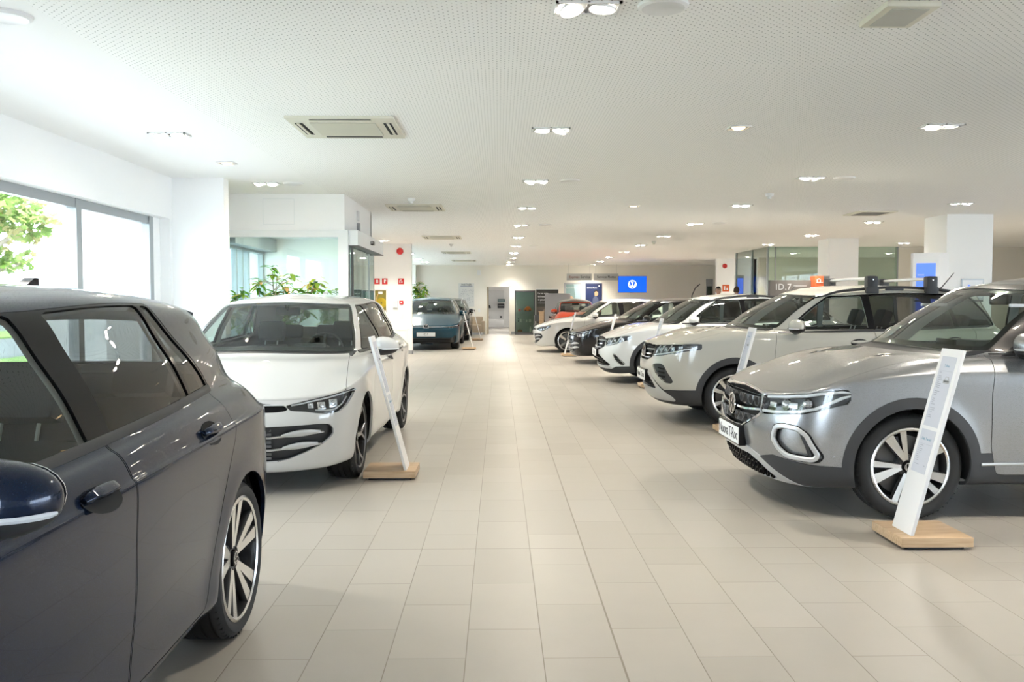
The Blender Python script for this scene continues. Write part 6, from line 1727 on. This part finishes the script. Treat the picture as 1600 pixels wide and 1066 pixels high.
# ------------------------------------------------------------------ people behind the cars
M['skin'] = mat('skin', (.55, .33, .24), .55); M['hair'] = mat('dark hair', (.02, .015, .012), .6); M['hair_b'] = mat('brown hair', (.07, .04, .025), .6)
def person(x, y, h, rz, label, shirt, hair, trousers):
    t = thing('person', label, 'person', (x, y, 0), rz)
    s = h / 1.8
    me = bpy.data.meshes.new('body'); 
    V = [(0, 0, .95), (0, 0, 1.15), (0, 0, 1.38), (0, 0, 1.50), (0, -.015, 1.625),                    # 0-4 pelvis..neck
         (.10, 0, .92), (.11, -.02, .50), (.11, .02, .09), (.12, -.14, .03),                             # 5-8 left leg
         (-.10, 0, .92), (-.11, -.02, .50), (-.11, .02, .09), (-.12, -.14, .03),                          # 9-12
         (.19, 0, 1.44), (.24, .03, 1.14), (.23, -.06, .90), (-.19, 0, 1.44), (-.24, .03, 1.14), (-.23, -.06, .90)]
    E = [(0, 1), (1, 2), (2, 3), (3, 4), (0, 5), (5, 6), (6, 7), (7, 8), (0, 9), (9, 10), (10, 11), (11, 12), (2, 13), (13, 14), (14, 15), (2, 16), (16, 17), (17, 18)]
    R = [(.16, .12), (.14, .10), (.17, .11), (.07, .065), (.055, .055), (.095, .095), (.06, .06), (.045, .045), (.035, .03), (.095, .095), (.06, .06), (.045, .045), (.035, .03), (.06, .06), (.045, .045), (.03, .03), (.06, .06), (.045, .045), (.03, .03)]
    me.from_pydata([tuple(Vector(v) * s) for v in V], E, []); o = link('body', me, t)
    md = o.modifiers.new('skin', 'SKIN'); 
    for i, r in enumerate(R): me.skin_vertices[0].data[i].radius = (r[0] * s, r[1] * s); 
    me.skin_vertices[0].data[0].use_root = True
    o.modifiers.new('sub', 'SUBSURF').render_levels = 2
    dg = bpy.context.evaluated_depsgraph_get(); m2 = bpy.data.meshes.new_from_object(o.evaluated_get(dg)); o.modifiers.clear(); o.data = m2
    m2.materials.clear()
    for m in (trousers, shirt, M['skin']): m2.materials.append(m)
    # head joined into the same body mesh
    bm = bmesh.new(); bm.from_mesh(m2)
    for f in bm.faces: f.material_index = 0 if f.calc_center_median().z < .93 * s else (2 if f.calc_center_median().z > 1.5 * s else 1); f.smooth = True
    hd = bmesh.ops.create_uvsphere(bm, u_segments=20, v_segments=14, radius=1)['verts']
    for v in hd:
        c = v.co; X = c.x * .076; Y = c.y * .096; Z = c.z * .118
        if c.z < 0: X *= 1 - .28 * c.z ** 2; Y = Y * (1 - .12 * c.z ** 2) - .012 * -c.z
        if c.y < -.75 and -.35 < c.z < .15: Y -= .014 * (1 - abs(c.x) * 2.5 if abs(c.x) < .4 else 0)
        v.co = Vector((X, Y - .02, Z + 1.685)) * s
    for f in bm.faces:
        if all(v in set(hd) for v in f.verts): f.material_index = 2; f.smooth = True
    def ell(c, r):
        q = bmesh.ops.create_uvsphere(bm, u_segments=10, v_segments=8, radius=1)['verts']
        for v in q: v.co = Vector((c[0] + v.co.x * r[0], c[1] + v.co.y * r[1], c[2] + v.co.z * r[2])) * s
        for f in {f for v in q for f in v.link_faces}: f.material_index = 2; f.smooth = True
    ell((0, -.122, 1.668), (.014, .018, .024))
    for a in (-1, 1):
        ell((a * .077, -.005, 1.675), (.012, .022, .032)); 
        ell((a * .233, -.072, .865), (.018, .040, .052))
        for fi, (fy, fl) in enumerate(((-.105, .062), (-.084, .072), (-.063, .068), (-.042, .055))):
            ell((a * .233, fy, .815 - fl * .30), (.0085, .0085, fl * .55)); ell((a * .226, fy - .004, .815 - fl * .95), (.008, .008, fl * .38))
        ell((a * .222, -.118, .860), (.009, .014, .036))
    bm.to_mesh(m2); bm.free()
    hb = MB(); bm = bmesh.new(); bmesh.ops.create_uvsphere(bm, u_segments=22, v_segments=16, radius=1)
    for v in list(bm.verts):
        c = v.co.copy(); v.co = Vector((c.x * .086, c.y * .104 - .012, c.z * .118 + 1.70)) * s
    bmesh.ops.delete(bm, geom=[v for v in bm.verts if v.co.z < (1.70 + (-.055 if v.co.y > .0 else .045)) * s and not (v.co.y > .02 * s and v.co.z > 1.62 * s)], context='VERTS')
    hb.bm(bm, hair, True); hb.build('hair', t)
    f = MB()
    for a in (-1, 1):
        f.lathe([(0, -.004), (.007, -.002), (.009, 0)], M['white'], 10, 'y', Matrix.Translation(Vector((a * .030, -.111, 1.70)) * s)); f.lathe([(0, -.006), (.005, -.004)], M['ink'], 8, 'y', Matrix.Translation(Vector((a * .030, -.111, 1.70)) * s))
        f.box(a * .030 - .016, a * .030 + .016, -.116 * s, -.108 * s, 1.722 * s, 1.728 * s, hair)
    f.box(-.022, .022, -.110 * s, -.100 * s, 1.628 * s, 1.636 * s, mat('lips', (.40, .16, .13), .5)); f.build('face', t)
    return t
person(6.50, 26.0, 1.80, .25, 'person with short dark hair facing the room behind the white crossovers', mat('navy shirt', (.03, .04, .08), .8), M['hair'], M['dgrey'])
person(7.02, 25.9, 1.80, PI - .4, 'person with brown hair turned away, at the glass partition', mat('grey shirt', (.10, .10, .12), .8), M['hair_b'], M['dgrey'])
# ------------------------------------------------------------------ cars on show
PW = paint('white paint', (.57, .57, .555), 0, .3); PWc = paint('clear white paint', (.66, .67, .66), 0, .3)
PBlue = paint('blue grey metallic', (.005, .0125, .034), .35, .24, .05, .6)
PSil = paint('silver metallic', (.32, .325, .335), .75, .30, .05)
PBei = paint('warm grey paint', (.45, .44, .39), 0, .3)
PBlk = paint('black metallic', (.010, .009, .010), .3, .25, 0, .6)
PTeal = paint('dark teal metallic', (.010, .050, .080), .4, .3, 0, .6)
PRed = paint('orange red lacquer', (.42, .045, .012), 0, .3)
PCream = paint('cream lacquer', (.70, .68, .60), 0, .3)
PRoof = paint('dark roof paint', (.045, .042, .040), .2, .3)
MW = M['machined']
w_golf = wheel_proto('wheel', .318, .225, .250, dict(kind='twin', n=5, h0=.13, h1=.20, w0=.026, w1=.054, web=.02), MW, M['rim_dark'])
w_white = wheel_proto('wheel', .318, .225, .248, dict(kind='y', n=5, h1=.24, w1=.026), M['rim_grey'], M['rim_dark'])
w_troc = wheel_proto('wheel', .336, .225, .246, dict(kind='turbine', n=5, ph=.5), MW, M['rim_dark'])
w_tc = wheel_proto('wheel', .328, .215, .238, dict(kind='twin', n=5, h0=.16, h1=.26, w0=.020, w1=.046), MW, M['rim_dark']); w_tg = wheel_proto('wheel', .328, .215, .238, dict(kind='twin', n=5, h0=.16, h1=.26, w0=.020, w1=.046), MW, M['rim_dark']); w_bk = wheel_proto('wheel', .328, .215, .238, dict(kind='twin', n=5, h0=.16, h1=.26, w0=.020, w1=.046), MW, M['rim_dark'])

w_far = wheel_proto('wheel', .318, .225, .248, dict(kind='star', n=5, w0=.045, w1=.075), MW, M['rim_dark'])
w_id = wheel_proto('wheel', .345, .235, .25, dict(kind='star', n=5, w0=.06, w1=.10), M['rim_grey'], M['rim_dark'])
w_id2 = wheel_proto('wheel', .345, .235, .25, dict(kind='star', n=5, w0=.06, w1=.10), M['rim_grey'], M['rim_dark'])
w_old = wheel_proto('wheel', .32, .16, .20, dict(kind='star', n=8, w0=.05, w1=.09), M['chrome'], M['satin'], False)

def car(label, nose, rz, P, front_fn, sub=(5, 4), after=None):
    t = thing('car', label, 'car', nose, rz)
    sk, doors = build_car(P, t, *sub)
    front_fn(sk, P, t)
    if after: after(sk, P, t)
    return t
PI2 = PI / 2
def shiftcab(P, d):
    """longer nose: everything behind the front bumper moves back by d"""
    mv = lambda q: [(x + d, z) for x, z in q]
    P['axles'] = tuple(a + d for a in P['axles']); P['sx'] = [a + d for a in P['sx']]; P['L'] += d
    for k in ('belt', 'roof'): P[k] = dict(P[k], xf=P[k]['xf'] + d, xr=P[k]['xr'] + d)
    P['rings'] = [(r[0], r[1], r[2] + d, r[3]) for r in P['rings']]; P['crown'] = ([a + d for a in P['crown'][0]], P['crown'][1])
    P['dlo'] = dict(P['dlo'], poly=mv(P['dlo']['poly']), panes=[(n, mv(p), r) for n, p, r in P['dlo']['panes']])
    P['doors'] = [(n, mv(p)) for n, p in P['doors']]; P['handles'] = [(n, x + d, z) for n, x, z in P['handles']]; P['belt_trim'] = mv(P['belt_trim'])
    P['mirror'] = (P['mirror'][0] + d, P['mirror'][1]); P['cabin'] = (P['cabin'][0] + d, P['cabin'][1]); P['mirror_x'] += d
    return P
# left row, noses towards the camera
P = hatch_params(PBlue, w_golf, wheel_rot=.15)
car('dark blue hatchback cut off by the left edge, seen from its rear wheel', (-1.91, .12, 0), PI2, P, lambda s, p, t: hatch_front(s, p, t), (8, 6), lambda s, p, t: (hatch_rear(s, p, t), shark_fin(s, t, 3.45, PBlue)))
P = hatch_params(PW, w_white)
o = car('white hatchback with slim dark headlamps facing the camera on the left', (-1.955, 6.05, 0), PI2 - .022, P, lambda s, p, t: hatch_front(s, p, t), (7, 5), lambda s, p, t: (hatch_rear(s, p, t), shark_fin(s, t, 3.45, PW)))
# right row, noses towards the aisle
P = suv_params(PSil, w_troc, regions=silver_regions(), mirror_paint=PSil, roof_paint=PRoof)
def troc_extra(sk, P, t):
    plate(sk, t, .445, 'Nuova T-Roc', size=.105, spacing=.86)
    roof_rails(sk, t, 1.75, 3.65, M['satin']); side_details(sk, P, t, [(1.32, .36), (2.0, .365), (2.9, .37)])
car('silver crossover with a dark roof and honeycomb grille, nearest in the right row', (1.68, 6.28, 0), 0, dict(shiftcab(P, .11), axles=(.89, 3.53)), silver_front, (8, 6), troc_extra)

def cross_extra(text, rails, bars=None, ant=3.5, size=.10):
    def f(sk, P, t):
        plate(sk, t, P['plate_z'], text, size=size, spacing=.86); roof_rails(sk, t, *rails, M['black_plastic']); whip(sk, t, ant)
        if bars: roof_bars(sk, t, bars)
    return f
BR = [([.27, .26, .24, .23, .23, .26, .28], .30, 3.93, .76), ([.225, .225, .26, .26, .265, .30, .32], .125, 4.06, .85), ([.40, .40, .42, .41, .42, .44, .45], .035, 4.11, .868),
      ([.58, .60, .61, .60, .61, .62, .62], .0, 4.127, .882), ([.745, .76, .78, .77, .78, .79, .80], .018, 4.115, .890), ([.865, .89, .93, .92, .935, .955, .97], .050, 4.09, .8905), ([.905, .93, .975, .96, .975, .99, 1.01], .105, 4.07, .876)]
def dx_(poly, k, x0=0.): return [(x0 + (x - x0) * k, z) for x, z in poly]
def tcross(pm, wheel, **kw):
    P = suv_params(pm, wheel, L=4.127, W=1.784, wr=.328, arch=.358, axles=(.83, 3.38), rings=BR, **kw)
    P['belt'] = dict(P['belt'], xr=3.98, wA=.745, z=[1.085, 1.065, 1.055, 1.06, 1.085, 1.10, 1.11], ws=[.775, .795, .803, .803, .797, .785, .765, .74]); P['roof'] = dict(P['roof'], xr=3.80, z=[1.475, 1.458, 1.466, 1.495, 1.48, 1.445, 1.45], wA=.58)
    return P
P = tcross(PBei, w_tc, regions=band_regions(BEI), plate_z=.52)
car('warm grey crossover with roof bars, second in the right row', (1.71, 10.39, 0), 0, shiftcab(P, .03), band_front(BEI), (7, 5), cross_extra('Nuova T-Cross', (1.90, 3.62), (2.45, 3.12), 3.52, .085))
P = suv_params(PWc, w_tg, L=4.266, W=1.757, wr=.328, arch=.358, axles=(.86, 3.41), regions=band_regions(TAI), plate_z=.50)
P['belt'] = dict(P['belt'], wA=.735, ws=[.765, .788, .795, .795, .788, .772, .75, .72], z=[1.03, 1.01, 1.005, 1.015, 1.045, 1.06, 1.06]); P['roof'] = dict(P['roof'], wA=.565, ws=[.592, .606, .61, .608, .60, .585, .565, .545], xr=3.72, z=[1.435, 1.418, 1.425, 1.448, 1.41, 1.34, 1.35])
P['crown'] = ([1.66, 2.1, 2.6, 3.2, 3.72], [1.455, 1.500, 1.508, 1.455, 1.37]); P['belt_trim'] = [(x, z - .03) for x, z in P['belt_trim']]; P['mirror'] = (1.50, 1.0); P['mirror_z'] = 1.36; P['cabin'] = (1.22, 1.03)
P['rings'] = [([q - .012 for q in r[0]],) + (r[1], r[2] + .03, r[3] - .03) for r in P['rings']]
car('white crossover coupe with black roof rails, third in the right row', (1.69, 15.28, 0), 0, shiftcab(P, .03), band_front(TAI, True), (6, 4), cross_extra('Taigo', (1.80, 3.4), None, 3.3))
P = hatch_params(PBlk, w_bk)
car('black hatchback between two white cars in the right row', (1.56, 19.85, 0), 0, shiftcab(P, .04), lambda s, p, t: hatch_front(s, p, t), (5, 4), lambda s, p, t: hatch_rear(s, p, t))
P = hatch_params(PW, w_far)
car('farthest white hatchback in the right row, nose nearest the aisle', (.93, 24.20, 0), 0, shiftcab(P, .04), lambda s, p, t: hatch_front(s, p, t), (5, 4), lambda s, p, t: hatch_rear(s, p, t))
def scaled(P, k, zk=1.):
    for key in ('L', 'mirror_x'): P[key] *= k
    P['axles'] = tuple(a * k for a in P['axles']); P['sx'] = [a * k for a in P['sx']]
    P['rings'] = [(r[0], r[1] * k, r[2] * k, r[3] * P['W'] / 1.789) for r in P['rings']]
    for d in ('belt', 'roof'):
        P[d] = dict(P[d], xf=P[d]['xf'] * k, xr=P[d]['xr'] * k, df=P[d]['df'] * k, wA=P[d]['wA'] * P['W'] / 1.789, wC=P[d]['wC'] * P['W'] / 1.789, ws=[a * P['W'] / 1.789 for a in P[d]['ws']], z=[a * zk for a in P[d]['z']])
    P['crown'] = ([a * k for a in P['crown'][0]], [a * zk for a in P['crown'][1]])
    P['dlo'] = dict(P['dlo'], poly=dx_(P['dlo']['poly'], k), panes=[(n, dx_(p, k), r) for n, p, r in P['dlo']['panes']])
    P['doors'] = [(n, dx_(p, k)) for n, p in P['doors']]; P['handles'] = [(n, x * k, z) for n, x, z in P['handles']]
    P['mirror'] = (P['mirror'][0] * k, P['mirror'][1] * zk); P['cabin'] = (P['cabin'][0] * k, P['cabin'][1] * zk); P['belt_trim'] = [(x * k, z * zk + .0) for x, z in P['belt_trim']]; P['mirror_z'] *= zk
    return P
def saloon(pm, wheel):
    P = hatch_params(pm, wheel, W=1.862, regions=saloon_regions(), wr=.345, arch=.372, drl=[(.53, .655), (.70, .668), (.87, .695)], bar_z=.655, mirror_low=pm)
    P['doors'] = [(n, [(x, z) for x, z in p]) for n, p in P['doors']]
    return scaled(P, 1.157, 1.04)
car('dark teal saloon with a light bar, partly behind the white return wall', (-2.05, 24.65, 0), PI2, saloon(PTeal, w_id), saloon_front(True, 'ID.7'), (5, 4))
P = saloon(PBlk, w_id2)
car('black car parked right behind the dark teal saloon', (-1.95, 30.1, 0), PI2, P, saloon_front(False, ''), (5, 4), lambda s, p, t: roof_rails(s, t, 2.0, 4.0, M['satin'], .58))
# two vintage cars at the back
def vintage(pm, wheel, roofp):
    P = hatch_params(pm, wheel, L=4.03, W=1.54, wr=.32, arch=.36, axles=(.72, 3.12), sx=[.95, 1.25, 1.55, 1.85, 2.15, 2.5, 2.8, 3.1], df=.75, nf=2.0, dr=.8, nr=2.0, hood=(.14, .12), flare=.03, roof_paint=roofp, roof_v=11.75,
        rings=[([.26] * 7, .34, 3.8, .62), ([.24] * 7, .16, 3.9, .70), ([.36] * 7, .10, 3.98, .74), ([.50] * 7, .10, 4.0, .76), ([.62, .62, .64, .66, .68, .66, .64], .14, 3.97, .765), ([.70, .72, .75, .80, .80, .76, .74], .20, 3.92, .75), ([.76, .78, .82, .86, .86, .84, .80], .30, 3.86, .72)], regions=[(front([(-.05, .02), (-.02, .02), (-.02, .03)]), lambda A: A[:, 0] < -5, 'none')])
    P['belt'] = dict(xf=1.30, df=.16, wA=.545, xr=3.35, dr=.5, wC=.50, ws=[.60, .63, .635, .635, .63, .61, .58, .55], z=[1.0, 1.0, .99, .99, 1.0, 1.02, 1.02]); P['roof'] = dict(xf=1.47, df=.14, wA=.47, xr=2.98, dr=.5, wC=.44, ws=[.505, .52, .525, .525, .52, .50, .48, .46], z=[1.37, 1.355, 1.36, 1.37, 1.36, 1.33, 1.33])
    P['crown'] = ([1.47, 1.9, 2.3, 2.98], [1.39, 1.465, 1.47, 1.40]); P['ws'] = (5.2, 9.25, 11.6); P['cabin'] = (1.40, 1.0); P['mirror'] = (1.50, 1.0); P['mirror_x'] = 1.62; P['hood_uv'] = (4.2, 6.4, 8.7)
    P['dlo'] = dict(P['dlo'], poly=[(1.3, .9), (1.3, 1.6), (2.9, 1.6), (3.05, 1.2), (3.05, .9)], panes=[('front_door_glass', [(1.2, .8), (1.2, 1.7), (2.25, 1.7), (2.28, .8)], 0.), ('quarter_glass', [(2.36, .8), (2.33, 1.7), (3.3, 1.7), (3.3, .8)], 0.)], glass={})
    P['doors'] = [('front_door', [(1.42, .30), (1.40, 1.1), (2.30, 1.1), (2.30, .30)])]; P['handles'] = [('front_door', 2.15, .86)]; P['belt_trim'] = [(1.45, .975), (2.2, .985), (2.9, 1.0)]; P['belt_m'] = M['chrome']
    return P
def vintage_front(sk, P, t):
    for sg in (-1, 1):
        b = MB(); Mx = Matrix.Translation((.62, sg * .58, .44)) @ Matrix.Diagonal((.60, .20, .38, 1)); bm = bmesh.new(); bmesh.ops.create_uvsphere(bm, u_segments=24, v_segments=16, radius=1)
        bmesh.ops.delete(bm, geom=[v for v in bm.verts if v.co.z < -.05], context='VERTS'); b.bm(bm, P['paint'], True, Mx); fd = b.build('front_fender', t)
        h = MB(); Mx = Matrix.Translation((.12, sg * .57, .66)) @ Matrix.Rotation(math.radians(-80), 4, 'Y'); h.lathe([(0, .02), (.07, .015), (.09, 0)], M['lamp_in'], 24, 'z', Mx); h.lathe([(.088, .006), (.10, .012), (.105, -.06)], M['chrome'], 24, 'z', Mx); h.build('headlamp', fd)
    b = MB(); b.tube([(.30, -.72, .40), (.02, -.5, .40), (-.03, 0, .40), (.02, .5, .40), (.30, .72, .40)], .045, M['chrome'], 10); b.build('bumper', t)
car('orange-red vintage car with a dark roof and upright windscreen at the back', (2.46, 26.6, 0), PI2, vintage(PRed, w_old, PRoof), vintage_front, (4, 4))
car('cream vintage car half hidden behind the orange-red one', (2.40, 31.0, 0), PI2, vintage(PCream, w_old2, None), vintage_front, (4, 4)) if False else None
# ------------------------------------------------------------------ camera, daylight, view
EXPO, SKY, SUN = 1.82, 5.0, 5.5
sl = bpy.data.lights.new('sun', 'SUN'); sl.energy = SUN; sl.angle = .02; sl.color = (1., .96, .92); so = link('sun', sl); so.location = (20, 0, 30); so.rotation_euler = (.62, math.radians(30), 0)
cam = bpy.data.cameras.new('camera'); cam.sensor_width = 36.; cam.lens = 1371.9 / 1600 * 36; cam.clip_end = 300
co = link('camera', cam); co.location = (0, 0, 1.377)
co.rotation_euler = (math.radians(90) - .04528, .0003, -.01475)
bpy.context.scene.camera = co
w = bpy.data.worlds.new('sky'); bpy.context.scene.world = w; w.use_nodes = True
bg = w.node_tree.nodes['Background']; bg.inputs[0].default_value = (.74, .86, 1.0, 1); bg.inputs[1].default_value = SKY
vs_ = bpy.context.scene.view_settings; vs_.view_transform = 'Standard'; vs_.look = 'None'; vs_.gamma = 1; vs_.exposure = EXPO; vs_.use_curve_mapping = False
bpy.context.scene.cycles.max_bounces = 10; bpy.context.scene.cycles.transparent_max_bounces = 24; bpy.context.scene.cycles.caustics_reflective = False; bpy.context.scene.cycles.caustics_refractive = False
bpy.context.scene.cycles.sample_clamp_indirect = 6.
